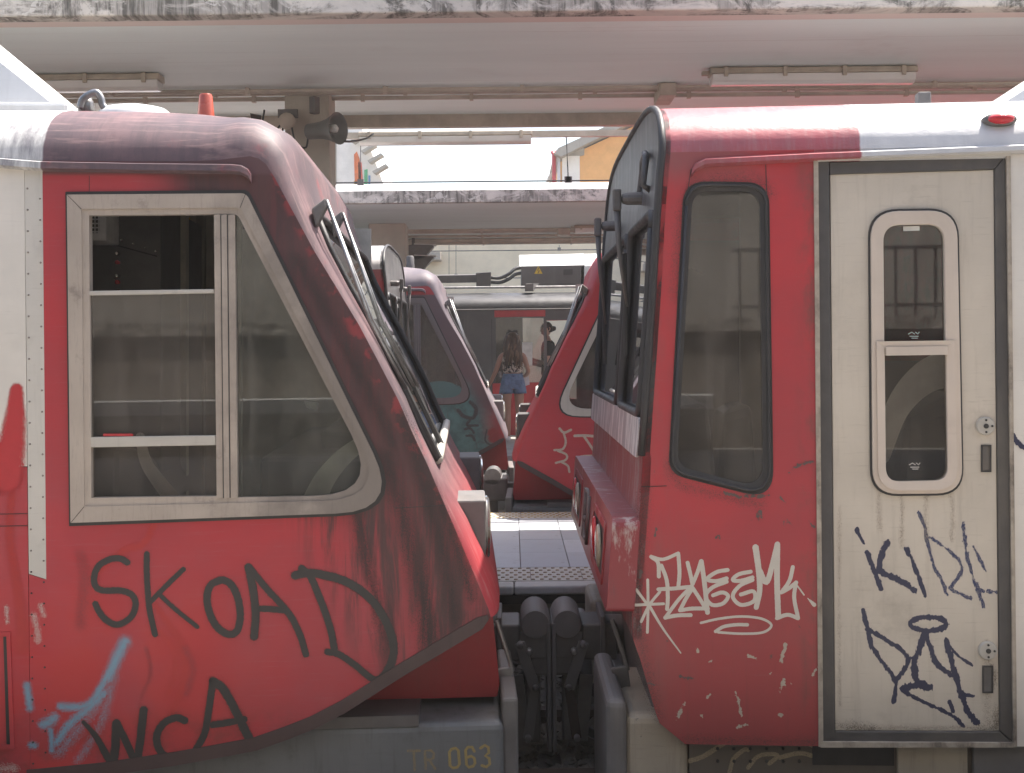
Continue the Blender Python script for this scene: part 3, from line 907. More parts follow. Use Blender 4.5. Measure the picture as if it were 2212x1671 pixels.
# painted fleet number on the buffer beam
YEL = paintmark('faded_yellow_numerals', (.44, .33, .13), .25, .10, .95, scale=90)
YEL2 = paintmark('nearly_gone_yellow_letters', (.36, .28, .14), .25, .22, .6, scale=90)
FB = Frame(0, 4.5, .06)
def num(strokes, mat, name):
    mb = MB()
    for pts in strokes:
        layer[0] -= .00002
        mb.ribbon([FL.loc(*c8(*p), .036) for p in pts], 19 / (1.7336 * 1.4747) * PXM, .0395 + layer[0] * .1, smooth=False)
    return mb.build(name, mat, L1, recalc=False)
num([[(520, 1550), (585, 1548)], [(552, 1550), (556, 1655)]], YEL2, 'fleet_letter')
num([[(618, 1650), (612, 1548), (645, 1546), (662, 1562), (660, 1590), (640, 1600), (616, 1600)], [(640, 1600), (668, 1648)]], YEL2, 'fleet_letter')
num([[(760, 1540), (748, 1556), (752, 1632), (768, 1644), (792, 1640), (804, 1622), (798, 1548), (784, 1534), (760, 1540)]], YEL, 'fleet_numeral')
num([[(886, 1552), (874, 1528), (850, 1528), (838, 1546), (842, 1624), (856, 1640), (880, 1634), (890, 1616), (886, 1590), (870, 1578), (844, 1586)]], YEL, 'fleet_numeral')
num([[(920, 1534), (945, 1518), (964, 1530), (966, 1560), (946, 1576), (968, 1590), (972, 1622), (952, 1638), (928, 1630)]], YEL, 'fleet_numeral')
# roof furniture: sloped white fairing, lifting eye, dome, orange lamp
def RB(px, py, w): return Vector((FL.loc(px, py, w)[0], w, FL.loc(px, py, w)[1]))
A, B_, C_ = FL.loc(172, 240, .55), FL.loc(0, 86, .75), FL.loc(-200, -60, .9)
fz = 2.30
MB().hexa([(A[0], .50, fz - .02), (A[0], W - .50, fz - .02), (-3.2, W - .50, fz - .02), (-3.2, .50, fz - .02),
           (A[0] - .06, .62, fz + .03), (A[0] - .06, W - .62, fz + .03), (-3.2, W - .8, fz + 1.28), (-3.2, .85, fz + 1.28)]).build('roof_fairing', M['roofbox'], L1, bevel=.05, seg=3)
MB().box(-3.2, FL.loc(150, 232, .42)[0], .40, .50, 2.27, FL.loc(0, 222, .42)[1]).build('roof_gutter_box', M['roofbox'], L1, bevel=.015)
ly = FL.loc(195, 235, .42)
eye = [(FL.loc(172, 232, .42)[0], .42, FL.loc(172, 236, .42)[1]), (FL.loc(180, 216, .42)[0], .42, FL.loc(180, 214, .42)[1]), (FL.loc(206, 199, .42)[0], .42, FL.loc(206, 200, .42)[1]), (FL.loc(218, 212, .42)[0], .42, FL.loc(218, 212, .42)[1]), (FL.loc(222, 228, .42)[0], .42, FL.loc(222, 228, .42)[1]), (FL.loc(236, 242, .42)[0], .42, FL.loc(236, 244, .42)[1])]
MB().tube(catmull(eye, 4), .014, 8).build('lifting_eye', M['steel'], L1, smooth=True)
MB().lathe([(.03, -.03), (.032, .02), (.02, .045), (.003, .055)], (FL.loc(186, 232, .46)[0], .46, FL.loc(186, 236, .46)[1]), 'Z', 14).build('roof_knob', M['steel'], L1, smooth=True)
q = FL.loc(292, 243, .5)
MB().lathe([(.16, -.06), (.155, .0), (.12, .030), (.06, .043), (.002, .047)], (q[0], .5, q[1] - .02), 'Z', 24).build('roof_dome', M['roofbox'], L1, smooth=True)
q0, q1 = FL.loc(445, 262, .6), FL.loc(449, 204, .6)
MB().lathe([(.036, -.05), (.036, 0), (.027, q1[1] - q0[1] - .008), (.022, q1[1] - q0[1]), (.002, q1[1] - q0[1] + .001)], (q0[0], .6, q0[1]), 'Z', 18).build('roof_antenna', M['amberlens'], L1, smooth=True, autos=50)

# cab interior
def slab(name, pts, w0, w1, mat, parent=L1, frame=FL, bevel=.0):
    wm = (w0 + w1) / 2 if False else w0
    return MB().plate([frame.loc(x, y, wm) for x, y in pts], [], w0, w1).build(name, mat, parent, bevel=bevel)
eq = slab('equipment_cabinet', [(120, 440), (348, 440), (348, 1150), (120, 1150)], .62, 1.5, M['cabdark'], bevel=.01)
slab('vent_box', [(150, 440), (229, 440), (229, 521), (150, 521)], .40, .60, M['seat'], bevel=.005)
vb = slab('vent_grille', [(192, 458), (214, 458), (214, 504), (192, 504)], .393, .399, M['black'])
for k in range(5):
    y = 464 + k * 9
    slab('grille_bar', [(190, y), (216, y), (216, y + 2.5), (190, y + 2.5)], .386, .391, M['seat'], vb)
for k in range(3):
    x = 196 + k * 8
    slab('grille_bar', [(x, 458), (x + 2, 458), (x + 2, 504), (x, 504)], .388, .392, M['seat'], vb)
for k, (x, y) in enumerate(((262, 519), (287, 527), (314, 536), (336, 543), (255, 629), (248, 605))):
    q = FL.loc(x, y, .615)
    MB().lathe([(.006, 0), (.006, -.003), (.003, -.006), (.0005, -.007)], (q[0], .618, q[1]), 'Y', 8).build('rivet', M['chrome'], eq)
slab('cabinet_seam', [(226, 522), (340, 553), (340, 556), (226, 525)], .612, .618, M['black'], eq)
for y in (548, 567, 596, 610):
    q = FL.loc(253, y, .60)
    MB().lathe([(.009, .02), (.009, -.004), (.006, -.012), (.001, -.014)], (q[0], .60, q[1]), 'Y', 10).build('switch_knob', M['redlens'] if y in (567, 610) else M['chrome'], eq)
slab('door_post', [(352, 440), (402, 440), (402, 1100), (352, 1100)], 1.0, 1.06, M['cabolive'])
slab('yellow_header', [(345, 460), (402, 466), (402, 494), (345, 480)], 1.30, 1.40, M['yellow'])
slab('header_box', [(343, 492), (404, 505), (404, 520), (343, 510)], 1.28, 1.42, M['cabgrey'])
slab('far_door', [(408, 420), (520, 420), (520, 1120), (408, 1120)], 1.6, 1.66, M['cabolive'])
slab('far_door_post', [(424, 420), (440, 420), (440, 1120), (424, 1120)], 1.54, 1.60, M['cabgrey'])
slab('far_door_panel', [(448, 540), (470, 540), (470, 900), (448, 900)], 1.56, 1.59, M['cabgrey'])
slab('driver_desk', [(560, 985), (800, 985), (870, 1180), (560, 1180)], .35, 2.2, M['cabdark'], bevel=.03)
slab('desk_hood', [(690, 930), (790, 940), (850, 1000), (700, 1000)], .7, 2.0, M['cabdark'], bevel=.02)
MB().ribbon([FL.loc(x, y, .14) for x, y in ((303, 945), (316, 1000), (350, 1050), (392, 1100))], (.035, .062), .14).build('seat_edge', M['seat'], L1, recalc=False)
slab('driver_seat', [(240, 960), (320, 985), (370, 1090), (240, 1110)], .55, 1.1, M['cabdark'], bevel=.04)
MB().ribbon([FL.loc(x, y, .14) for x, y in ((800, 945), (745, 985), (702, 1035), (676, 1090))], (.05, .09), .14).build('desk_edge', M['seat'], L1, recalc=False)
slab('mirror', [(656, 865), (688, 870), (684, 890), (660, 880)], .5, .53, M['chrome'], bevel=.004)

# ================================================================== flat-fronted cars
FRONT_PX = [(1437, 236), (1434, 330), (1431, 350), (1424, 440), (1413, 640), (1402, 800), (1389, 985), (1384, 1080), (1377, 1160), (1366, 1330), (1368, 1382)]
SKIRT_PX = [(1384, 1428), (1418, 1545), (1425, 1563), (1480, 1608)]
def flat_car(root, m, mats, near=False, sh=0.0):
    T = lambda v: Vector((m * v.x - sh * v.y, v.y, v.z))
    P = FR.loc
    tail = 6.5
    fr = [Vector(P(*p)) for p in FRONT_PX]
    sk = [Vector(P(*p)) for p in SKIRT_PX]
    ze = P(1434, 330)[1]
    zb = P(1480, 1608)[1]
    def fu(z):
        for i in range(len(fr) - 1):
            if fr[i].y >= z >= fr[i + 1].y:
                t = (fr[i].y - z) / max(1e-9, fr[i].y - fr[i + 1].y)
                return fr[i].x + (fr[i + 1].x - fr[i].x) * t
        return fr[0].x if z > fr[0].y else fr[-1].x
    xd0, xd1 = P(1764, 900)[0], P(2178, 900)[0]
    wg = rp([P(*p) for p in ((1477, 392), (1661, 395), (1671, 1082), (1443, 1024))], [.085, .085, .085, .075], 9)
    wi = rp([P(*p) for p in ((1497, 412), (1642, 414), (1650, 1056), (1463, 1007))], [.065, .065, .07, .06], 9)
    wh = [((a[0] + b[0]) / 2, (a[1] + b[1]) / 2) for a, b in zip(wg, wi)]
    side = [(fr[1].x, ze)] + [tuple(v) for v in fr[2:]] + [tuple(v) for v in sk] + [(xd0, zb - .003), (xd0, ze)]
    MB(T).plate(side, [wh], 0, .035).build('cab_side_panel', mats['body'], root)
    MB(T).plate(side, [wh], W - .035, W).build('cab_side_panel', mats['body'], root)
    g = MB(T)
    g.ring(wg, wi, -.004, .03, .006)
    gk = g.build('side_window', M['black'], root, smooth=False)
    mid = [((a[0] * .62 + b[0] * .38), (a[1] * .62 + b[1] * .38)) for a, b in zip(wg, wi)]
    MB(T).tube([(p[0], -.004, p[1]) for p in mid + mid[:1]], .0065, 6).build('window_bead', M['black'], gk, smooth=True)
    MB(T).plate(wi, [], .010, .014).build('window_glass', M['glass'], gk)
    # roof: constant arch from the front plane to the tail
    ns = 28; h = .262
    def arch(j):
        s = .5 - .5 * math.cos(math.pi * j / ns); q = abs(2 * s - 1)
        return W * s, ze + h * (max(0, 1 - q ** 4.2)) ** .5
    us = [None, .75, .95, 1.2, 1.5, 2, 3, 4.5, tail]
    V = []
    for u in us:
        for j in range(ns + 1):
            w_, z_ = arch(j)
            V.append((fu(z_) + .002 if u is None else u, w_, z_))
    Fc = [(i * (ns + 1) + j, i * (ns + 1) + j + 1, (i + 1) * (ns + 1) + j + 1, (i + 1) * (ns + 1) + j) for i in range(len(us) - 1) for j in range(ns)]
    mb = MB(T); mb.add(V, Fc); mb.build('roof', mats['roof'], root, smooth=True)
    # front wall in the (w,z) plane following the lean of the nose
    def ff(off): return lambda a, b, d: (fu(b) - off + d, a, b)
    arc = [arch(j) for j in range(ns + 1)]
    zm = P(1389, 985)[1]; zl = fr[-1].y
    def grid_pts(pts):   # subdivide long edges so the panel can follow the lean
        out = []
        for i, p in enumerate(pts):
            q = pts[(i + 1) % len(pts)]
            k = max(1, int(math.hypot(q[0] - p[0], q[1] - p[1]) / .12))
            for t in range(k): out.append((p[0] + (q[0] - p[0]) * t / k, p[1] + (q[1] - p[1]) * t / k))
        return out
    zw1, zw0 = P(1424, 452)[1], P(1395, 900)[1]
    panes = [(.09, .93), (1.06, W - .10)]
    holes = [grid_pts(rp([(a, zw1), (b, zw1), (b, zw0), (a, zw0)], .06, 3)) for a, b in panes]
    outer = grid_pts([(W, zm + .02), (W, ze)][0:1] + [(0, zm + .02)]) 
    outline = [(0.0, zm)] + [p for p in arc] + [(W, zm)]
    mk_ = MB(T).plate(grid_pts(outline), holes, 0, .03, ff(.006)).build('front_mask', mats['mask'], root)
    for (a, b), hl in zip(panes, holes):
        MB(T).plate(hl, [], .012, .016, ff(.006)).build('windscreen_pane', M['glassd'], mk_)
        fn = ff(.006)
        ring = [fn(p[0], p[1], -.004) for p in hl]
        MB(T).tube(ring + ring[:1], .018, 6).build('pane_seal', M['black'], mk_, smooth=True)
    edge = [Vector((fu(z_) - .006, w_, z_)) for w_, z_ in arc]
    MB(T).tube([Vector((fu(zm) - .006, -.002, zm))] + [Vector((fu(z), -.002, z)) - Vector((.006, 0, 0)) for z in (1.2, 1.4, 1.6, 1.8, 2.0)] + edge + [Vector((fu(z) - .006, W, z)) for z in (2.0, 1.6, 1.2)], .014, 6).build('front_edge_trim', M['black'], mk_, smooth=True)
    zs = P(1394, 905)[1]
    MB(T).plate(grid_pts(rp([(0.01, zm - .01), (0.01, zs), (W - .01, zs), (W - .01, zm - .01)], .04, 3)), [], -.01, .0, ff(.012)).build('sill_band', M['silver'], mk_)
    MB(T).plate(grid_pts([(0, zm - .001), (W, zm - .001), (W, zl), (0, zl)]), [], 0, .03, ff(.0)).build('lower_front', M['fronthalf'], root)
    # lamp housing across the nose
    h1, h0 = P(1375, 1118)[1], P(1348, 1322)[1]
    u1 = P(1376, 1122)[0]; u0 = fu(h0) - .085
    hs = MB(T).plate(rp([(-.012, h0), (-.012, h1), (W + .012, h1), (W + .012, h0)], [.02, .05, .05, .02], 5), [], 0, .10, lambda a, b, d: (fu(b) - .095 + d, a, b)).build('lamp_housing', M['housing'], root, bevel=.012)
    lf = lambda off: (lambda a, b, d: (fu(b) - .095 - off + d, a, b))
    for a0, a1 in ((.22, .86), (W - .86, W - .22)):
        lr = MB(T).ring(rp([(a0, h1 - .05), (a1, h1 - .05), (a1, h0 + .05), (a0, h0 + .05)], .03, 4), rp([(a0 + .03, h1 - .08), (a1 - .03, h1 - .08), (a1 - .03, h0 + .08), (a0 + .03, h0 + .08)], .02, 4), 0, .02, None, lf(.006)).build('lamp_recess', M['valance'], hs)
        MB(T).plate([(a0 + .02, h1 - .07), (a1 - .02, h1 - .07), (a1 - .02, h0 + .07), (a0 + .02, h0 + .07)], [], .0, .003, lf(.0035)).build('recess_back', M['black'], lr)
        for k, mt in ((.32, M['lens']), (.70, M['redlens'])):
            cw = a0 + (a1 - a0) * k
            zc = (h0 + h1) / 2
            c0 = lf(.004)(cw, zc, 0)
            MB(T).lathe([(.085, .0), (.086, -.006), (.078, -.012), (.05, -.017), (.002, -.019)], c0, 'X', 20).build('lamp', mt, lr, smooth=True)
    for pts in ([(1.42, h1 - .05), (1.42, h0 + .06)], [(1.42, h1 - .06), (1.24, h1 - .06), (1.22, (h0 + h1) / 2), (1.40, (h0 + h1) / 2 - .02), (1.36, h0 + .07), (1.20, h0 + .08)], [(1.14, h1 - .06), (1.16, h0 + .06)]):
        fn = lf(.004)
        MB(T).tube([fn(a, b, 0) for a, b in catmull(pts, 4)], .011, 5).build('nose_emblem', M['blackmetal'], hs, smooth=True)
    # valance and buffer beam under the nose
    MB(T).plate([(fu(zl) + .05, zl + .05), (2.4, zl + .05), (2.4, -.2), (fu(zl) + .10, -.2)], [], .12, W - .12).build('front_valance', M['darkgrey'], root, bevel=.02)
    e0, e1 = P(1352, 1535, .05), P(1310, 1500, .25)
    for wa, wb in ((.04, .74), (W - .55, W - .04)):
        MB(T).box(e0[0], P(1492, 1600)[0], wa, wb, -.4, e0[1] - .01).build('buffer_beam', M['bumper2'], root, bevel=.035, seg=3)
        MB(T).box(e0[0] - .07, e0[0] + .006, wa - .01, wb + .01, -.4, e0[1] + (.045 if wa < 1 else -.15)).build('buffer_plate', M['darkgrey'], root, bevel=.03, seg=3)
    MB(T).box(e0[0] + .4, 1.1, .76, W - .76, -.4, e0[1] - .02).build('headstock', M['blackmetal'], root)
    MB(T).box(P(1493, 1600)[0], tail, .05, W - .05, -.45, zb - .008).build('underframe', M['under'], root)
    # shell beyond the cab and interior
    MB(T).plate([(xd0, zb), (tail, zb), (tail, ze), (xd0, ze)], [], W - .03, W).build('far_side_panel', mats['body'], root)
    MB(T).box(tail, tail + .03, 0, W, -.1, ze).build('end_wall', M['cabdark'], root)
    MB(T).box(.62, tail, .04, W - .04, .02, .06).build('floor', M['cabdark'], root)
    MB(T).box(.6, tail, .12, W - .12, ze + .02, ze + .05).build('ceiling', M['cabgrey'], root)
    # wipers
    for wv, za, zc in ((.62, P(1375, 415)[1], P(1368, 650)[1]), (1.75, P(1375, 415)[1], P(1368, 680)[1])):
        u_ = fu(za) - .06
        wb = MB(T).lathe([(.026, .06), (.026, 0), (.02, -.02), (.006, -.025)], (u_, wv, za + .05), 'X', 12).build('wiper_pivot', M['blackmetal'], root)
        MB(T).box(u_ - .06, u_ - .025, wv - .022, wv + .014, za + .0, za + .09).build('wiper_head', M['blackmetal'], wb, bevel=.008)
        MB(T).tube([(u_ - .042, wv, za + .03), (u_ - .035, wv + .01, za - .15), (fu(zc) - .035, wv + .04, zc)], [.016, .010, .006], 8).build('wiper_arm', M['blackmetal'], wb, smooth=True)
        MB(T).tube([(fu(zc) - .045, wv + .04, zc + .22), (fu(zc) - .04, wv + .05, zc - .20)], .011, 6).build('wiper_blade', M['black'], wb)
    return T, fu, ze, zb, xd0, xd1

P = FR.loc
R1 = empty('flat_front_train', (0, 4.5, 0), -.06)
tag(R1, 'nearest flat-fronted red train with white spray tag beside a white cab door', 'train')
TR, fu1, ze1, zbR, xd0, xd1 = flat_car(R1, 1, dict(body=M['flatred'], roof=M['flatroof'], mask=M['mask']), near=True, sh=.06)
# door bay
Z = lambda x, y, w=0: P(x, y, w)
do = [P(1765, 347), P(2172, 336), P(2190, 1611), P(1768, 1609)]
di = [P(1795, 377), P(2148, 367), P(2160, 1581), P(1806, 1580)]
MB().plate([P(1757, 343), P(1767, 343), P(1778, 1612), P(1768, 1613)], [], -.006, .03).build('door_jamb', M['jamb'], R1)
MB().plate([P(2173, 334), P(2182, 334), P(2196, 1613), P(2188, 1612)], [], -.006, .03).build('door_jamb', M['jamb'], R1)
MB().plate([P(1764, 344), P(2182, 330), P(2182, 338), P(1766, 350)], [], -.008, .03).build('door_header', M['whited'], R1)
MB().plate([P(1772, 1602), P(2192, 1604), P(2192, 1614), P(1772, 1614)], [], -.008, .03).build('door_sill', M['jamb'], R1)
MB().plate([P(2183, 334), P(2560, 322), (6.5, P(2560, 322)[1]), (6.5, zbR), P(2197, 1613)], [], 0, .03).build('saloon_panel', M['white'], R1)
MB().plate([(P(1756, 329)[0], ze1 + .003), (6.5, ze1 + .003), (6.5, P(1764, 350)[1]), P(1756, 350)], [], .001, .03).build('cant_panel', M['flatroof'], R1)
door = MB().plate(di, [rp([P(1895, 472), P(2053, 470), P(2060, 1052), P(1900, 1053)], .07, 6)], .012, .04).build('cab_door', M['doorwhite'], R1)
for q in (([do[0], P(1792, 347), P(1805, 1609), do[3]]), ([P(1793, 350), P(2172, 338), P(2148, 366), P(1793, 377)]), ([P(2173, 338), P(2190, 1607), P(2161, 1580), P(2149, 366)]), ([P(1774, 1607), P(1806, 1581), P(2160, 1582), P(2189, 1607)])):
    MB().plate(q, [], .004, .03).build('door_gasket', M['gasket'], door, bevel=.004)
wo = rp([P(1880, 457), P(2067, 455), P(2079, 1066), P(1885, 1068)], [.10, .10, .09, .09], 8)
wn = rp([P(1908, 487), P(2039, 485), P(2047, 1038), P(1913, 1041)], [.06, .06, .05, .05], 8)
dw = MB().ring(wo, wn, -.004, .03, -.002).build('door_window', M['pinkframe'], door, bevel=.003)
MB().ring(rp([P(1876, 452), P(2071, 450), P(2083, 1071), P(1881, 1073)], [.105, .105, .095, .095], 8), wo, .004, .02).build('window_seal', M['black'], dw)
w2o = rp([P(1886, 742), P(2076, 739), P(2078, 1063), P(1888, 1065)], [.003, .003, .085, .085], 8)
MB().ring(rp([P(1892, 738), P(2062, 736), P(2068, 1058), P(1896, 1060)], [.003, .003, .08, .08], 8), rp([P(1910, 752), P(2044, 750), P(2047, 1038), P(1913, 1041)], [.003, .003, .05, .05], 8), -.010, .0, -.006).build('lower_sash_frame', M['pinkframe'], dw)
MB().plate([P(1911, 750), P(2045, 748), P(2046, 767), P(1912, 769)], [], -.014, .01).build('sash_bar', M['pinkframe'], dw, bevel=.004)
MB().plate(rp([P(1907, 486), P(2040, 484), P(2045, 752), P(1910, 754)], [.06, .06, .003, .003], 8), [], .016, .02).build('upper_glass', M['glassd'], dw)
MB().plate(rp([P(1910, 766), P(2046, 764), P(2048, 1039), P(1912, 1042)], [.003, .003, .05, .05], 8), [], .006, .010).build('lower_glass', M['glassd'], dw)
MB().plate([P(1953, 489), P(1988, 488), P(1988, 498), P(1953, 499)], [], .010, .014).build('window_catch', M['sign'], dw)
LOGO = paintmark('etched_glass_mark', (.6, .58, .54), .3, .05)
for yy in (722, 1005):
    mb = MB()
    for pts in ([(1965, yy), (1972, yy - 4), (1978, yy)], [(1980, yy - 4), (1985, yy), (1988, yy - 4)], [(1968, yy + 5), (1986, yy + 5)], [(1972, yy + 9), (1984, yy + 9)]):
        mb.ribbon([P(*p) for p in pts], 2.2 * PXM, .0052 if yy > 900 else .0152, smooth=False)
    mb.build('glass_maker_mark', LOGO, dw, recalc=False)
for cx_, cy_ in ((2130, 921), (2135, 1407)):
    q = P(cx_, cy_)
    lk = MB().lathe([(.033, .02), (.033, -.002), (.029, -.008), (.002, -.009)], (q[0], .008, q[1]), 'Y', 24).build('door_lock', M['alup'], door)
    for dx, dz in ((0, 0), (.021, 0), (0, .021), (0, -.021)):
        rr = .009 if dx == dz == 0 else .004
        MB().lathe([(rr, .0), (rr, -.0025), (rr * .2, -.003)], (q[0] + dx, -.001, q[1] + dz), 'Y', 10).build('lock_screw', M['black'], lk)
for (x0, y0, x1, y1) in ((2121, 962, 2143, 1021), (2124, 1440, 2147, 1499)):
    hd = MB().ring([P(x0, y0), P(x1, y0), P(x1, y1), P(x0, y1)], [P(x0 + 3, y0 + 3), P(x1 - 3, y0 + 3), P(x1 - 3, y1 - 3), P(x0 + 3, y1 - 3)], .006, .012).build('handle_recess', M['black'], door)
    MB().plate([P(x0 + 3, y0 + 3), P(x1 - 3, y0 + 3), P(x1 - 3, y1 - 3), P(x0 + 3, y1 - 3)], [], .0105, .0118).build('recess_plate', M['blackmetal'], hd)
# drip rail with its kinked end, panel seams, marker lamp
gp = [P(*p) for p in ((1494, 375), (1501, 364), (1524, 353), (1600, 349), (1757, 341), (2212, 323))] + [(6.5, P(2212, 323)[1])]
k = len(gp)
V = [(p[0], .0, p[1] + .018) for p in gp] + [(p[0], -.022, p[1] + .010) for p in gp] + [(p[0], -.024, p[1] - .006) for p in gp] + [(p[0], 0, p[1] - .014) for p in gp]
mb = MB(); mb.add(V, [(a * k + i, a * k + i + 1, (a + 1) * k + i + 1, (a + 1) * k + i) for a in range(3) for i in range(k - 1)] + [(0, k, 2 * k, 3 * k)])
mb.build('drip_rail', M['flatroof'], R1, smooth=True, autos=40)
for pts in ([(1654, 356), (1656, 420)], [(1493, 366), (1484, 420)], [(1385, 1052), (1440, 1050)]):
    MB().tube([(P(*p)[0], -.0008, P(*p)[1]) for p in pts], .0018, 4).build('panel_seam', M['black'], R1)
q = P(2165, 256)
rimz = q[1]
mb = MB(); mb.lathe([(.058, .05), (.060, -.005), (.052, -.016), (.04, -.022)], (0, 0, 0), 'Y', 24)
mb.V = [(q[0] + v[0], .03 + v[1], q[1] + v[2] * .42) for v in mb.V]
ml = mb.build('marker_lamp', M['blackmetal'], R1, smooth=True)
mb = MB(); mb.lathe([(.046, .0), (.046, -.022), (.036, -.036), (.018, -.043), (.002, -.045)], (0, 0, 0), 'Y', 24)
mb.V = [(q[0] + v[0], .03 + v[1], q[1] + v[2] * .40) for v in mb.V]
mb.build('marker_lens', M['redlens'], ml, smooth=True)
A = FR.loc(2135, 200, .6)
MB().hexa([(A[0], .5, 2.28), (A[0], W - .5, 2.28), (4.5, W - .5, 2.28), (4.5, .5, 2.28), (A[0] + .03, .62, 2.34), (A[0] + .03, W - .62, 2.34), (4.5, W - .8, 4.0), (4.5, .8, 4.0)]).build('roof_fairing', M['roofbox'], R1, bevel=.05, seg=3)
q = FR.loc(1998, 205, .5)
MB().box(q[0] - .025, q[0] + .025, .5, .56, q[1] - .05, q[1] + .012).build('roof_bolt', M['darkgrey'], R1, bevel=.006)
# underframe pieces below the door
MB().box(P(1760, 1640)[0], P(1938, 1640)[0], .044, .052, P(1760, 1662)[1], P(1760, 1618)[1]).build('opening_shade_plate', M['black'], R1)  # black plate stands in for the shade inside an opening
MB().box(P(1944, 1640)[0], P(2096, 1640)[0], .030, .06, -.4, P(1950, 1620)[1]).build('step_plate', M['bumper2'], R1, bevel=.004)
MB().box(P(2108, 1640)[0], P(2400, 1640)[0], .026, .06, -.4, P(2110, 1616)[1]).build('grey_box', M['darkgrey'], R1, bevel=.004)
hl = rp([FR.loc(1378, 300, .55), FR.loc(1400, 296, .3)], 0) if False else None
hz0, hz1 = P(1434, 385)[1], P(1434, 292)[1]
gr_ = [(fu1(hz0) - .02, .34, hz0), (fu1(hz0) - .05, .34, hz0 + .02), (fu1(hz1) - .05, .34, hz1 - .03), (fu1(hz1) - .05, .42, hz1), (fu1(hz1) - .05, .62, hz1), (fu1(hz1) - .05, .68, hz1 - .04), (fu1(hz0) - .05, .68, hz0 + .02), (fu1(hz0) - .02, .68, hz0)]
MB().tube(gr_, .014, 8).build('grab_frame', M['mask'], R1, smooth=True)
for k in range(6):
    x = P(*c9(805 + k * 96, 1552))
    for dz in (0, -.045):
        MB().lathe([(.006, 0), (.006, -.006), (.002, -.008)], (x[0], .05, x[1] + dz), 'Y', 8).build('bolt', M['black'], R1)

WTAG = paintmark('white_spray_tag', (.62, .57, .50), .14, .05, rough=.5)
BLU = paintmark('dark_blue_marker', (.030, .032, .075), .12, .55, rough=.45, scale=48, aniso=.45)
BLUF = paintmark('dry_blue_marker', (.035, .045, .12), .2, .70, .9, scale=55, aniso=.4)
CHIP = paintmark('bare_primer_scuff', (.50, .42, .34), .06, 1.0, rough=.6, scale=46)
CHIPD = paintmark('bare_metal_scuff', (.13, .085, .08), .06, 1.1, rough=.6, scale=46)
PALE = paintmark('dusty_pale_scrawl', (.42, .34, .23), .3, .08, .8, scale=20)
def H(strokes, mat=WTAG, name='graffiti_letter', cv=c9): return stroke(FR, R1, name, cv, strokes, mat)
layer[0] = -.0003
tw = 25
H([(tw, [(410, 410), (450, 445), (455, 525)]), (tw - 3, [(410, 410), (480, 425), (568, 390)]), (tw, [(568, 392), (575, 500), (568, 590)]), (tw, [(470, 462), (500, 545), (507, 640), (503, 715)]), (tw, [(452, 600), (540, 595), (640, 585)]), (tw - 2, [(640, 588), (570, 660), (492, 765)]), (tw, [(492, 765), (560, 752), (640, 750)])])
H([(tw, [(622, 445), (638, 510), (650, 570)]), (tw, [(650, 572), (680, 500), (700, 437)]), (30, [(702, 437), (720, 560), (738, 735)]), (tw, [(652, 592), (612, 655), (578, 722)]), (tw, [(578, 722), (650, 712), (740, 712)]), (tw, [(652, 592), (690, 650), (738, 730)])])
H([(tw, [(855, 487), (790, 500), (735, 540), (785, 552), (850, 536)]), (tw, [(850, 555), (765, 590), (728, 640), (765, 690), (828, 682), (858, 640), (825, 618), (770, 635)])])
H([(tw, [(990, 497), (920, 512), (885, 545), (932, 550), (1000, 530)]), (tw, [(1000, 545), (925, 580), (885, 640), (932, 690), (1008, 668), (1006, 612), (932, 630)])])
H([((40, 32), [(1018, 355), (1035, 480), (1042, 600), (1022, 705)]), (34, [(1042, 490), (1080, 560), (1112, 470), (1145, 338)]), (36, [(1145, 338), (1143, 550), (1150, 760)])])
H([(tw, [(1235, 470), (1215, 550), (1168, 618)]), (tw, [(1168, 618), (1210, 595), (1255, 560)]), (tw, [(1253, 560), (1243, 650), (1265, 765)]), (tw, [(1265, 768), (1205, 748), (1142, 768)]), (10, [(1262, 580), (1300, 632)]), ((6, 26), [(1322, 652), (1360, 690)])])
H([(18, [(390, 545), (392, 700), (388, 850)]), (18, [(322, 600), (390, 690), (400, 700)]), (18, [(306, 692), (390, 688), (482, 684)]), (18, [(460, 615), (400, 690), (352, 788)]), ((20, 9), [(402, 700), (480, 830), (582, 970)])])
H([(16, [(700, 795), (800, 772), (930, 758), (1050, 770), (1110, 808), (1062, 850), (940, 858), (800, 850)]), (22, [(785, 845), (830, 818), (900, 806), (970, 806)])], WTAG, 'graffiti_underline')
for pts, wd in (([(1192, 910), (1185, 960), (1168, 1015)], 40), ([(975, 985), (1012, 1000)], 34), ([(1185, 1125), (1165, 1190)], 44), ([(1220, 1140), (1226, 1150)], 20), ([(900, 1195), (920, 1260), (940, 1335)], 32), ([(602, 1270), (565, 1345)], 46), ([(705, 1330), (708, 1340)], 30), ([(1155, 1330), (1165, 1335)], 34), ([(740, 1230), (755, 1210)], 26), ([(915, 1405), (960, 1385)], 34), ([(678, 940), (682, 960)], 26), ([(1350, 1100), (1380, 1050)], 24), ([(745, 1022), (762, 1015)], 20), ([(1100, 1090), (1110, 1085)], 18)):
    H([(wd, pts)], CHIP, 'paint_scuff')
for pts, wd in (([(1045, 145), (1035, 190)], 46), ([(840, 40), (960, 62), (1100, 50)], 36), ([(785, 300), (800, 285), (812, 300)], 24), ([(1165, 65), (1190, 95)], 22), ([(580, 1110), (650, 1120)], 30), ([(390, 1150), (440, 1155)], 24), ([(350, 460), (345, 530)], 40), ([(1330, 205), (1360, 240)], 26), ([(440, 240), (432, 290)], 20)):
    H([(wd, pts)], CHIPD, 'paint_scuff')
cD = crop(2550, 400, 1.3926)
mbq = [(P(*crop(1850, 500, 1.51875)(1010, 1530)), P(*crop(1850, 500, 1.51875)(1060, 1490)), P(*crop(1850, 500, 1.51875)(1140, 1475)))]
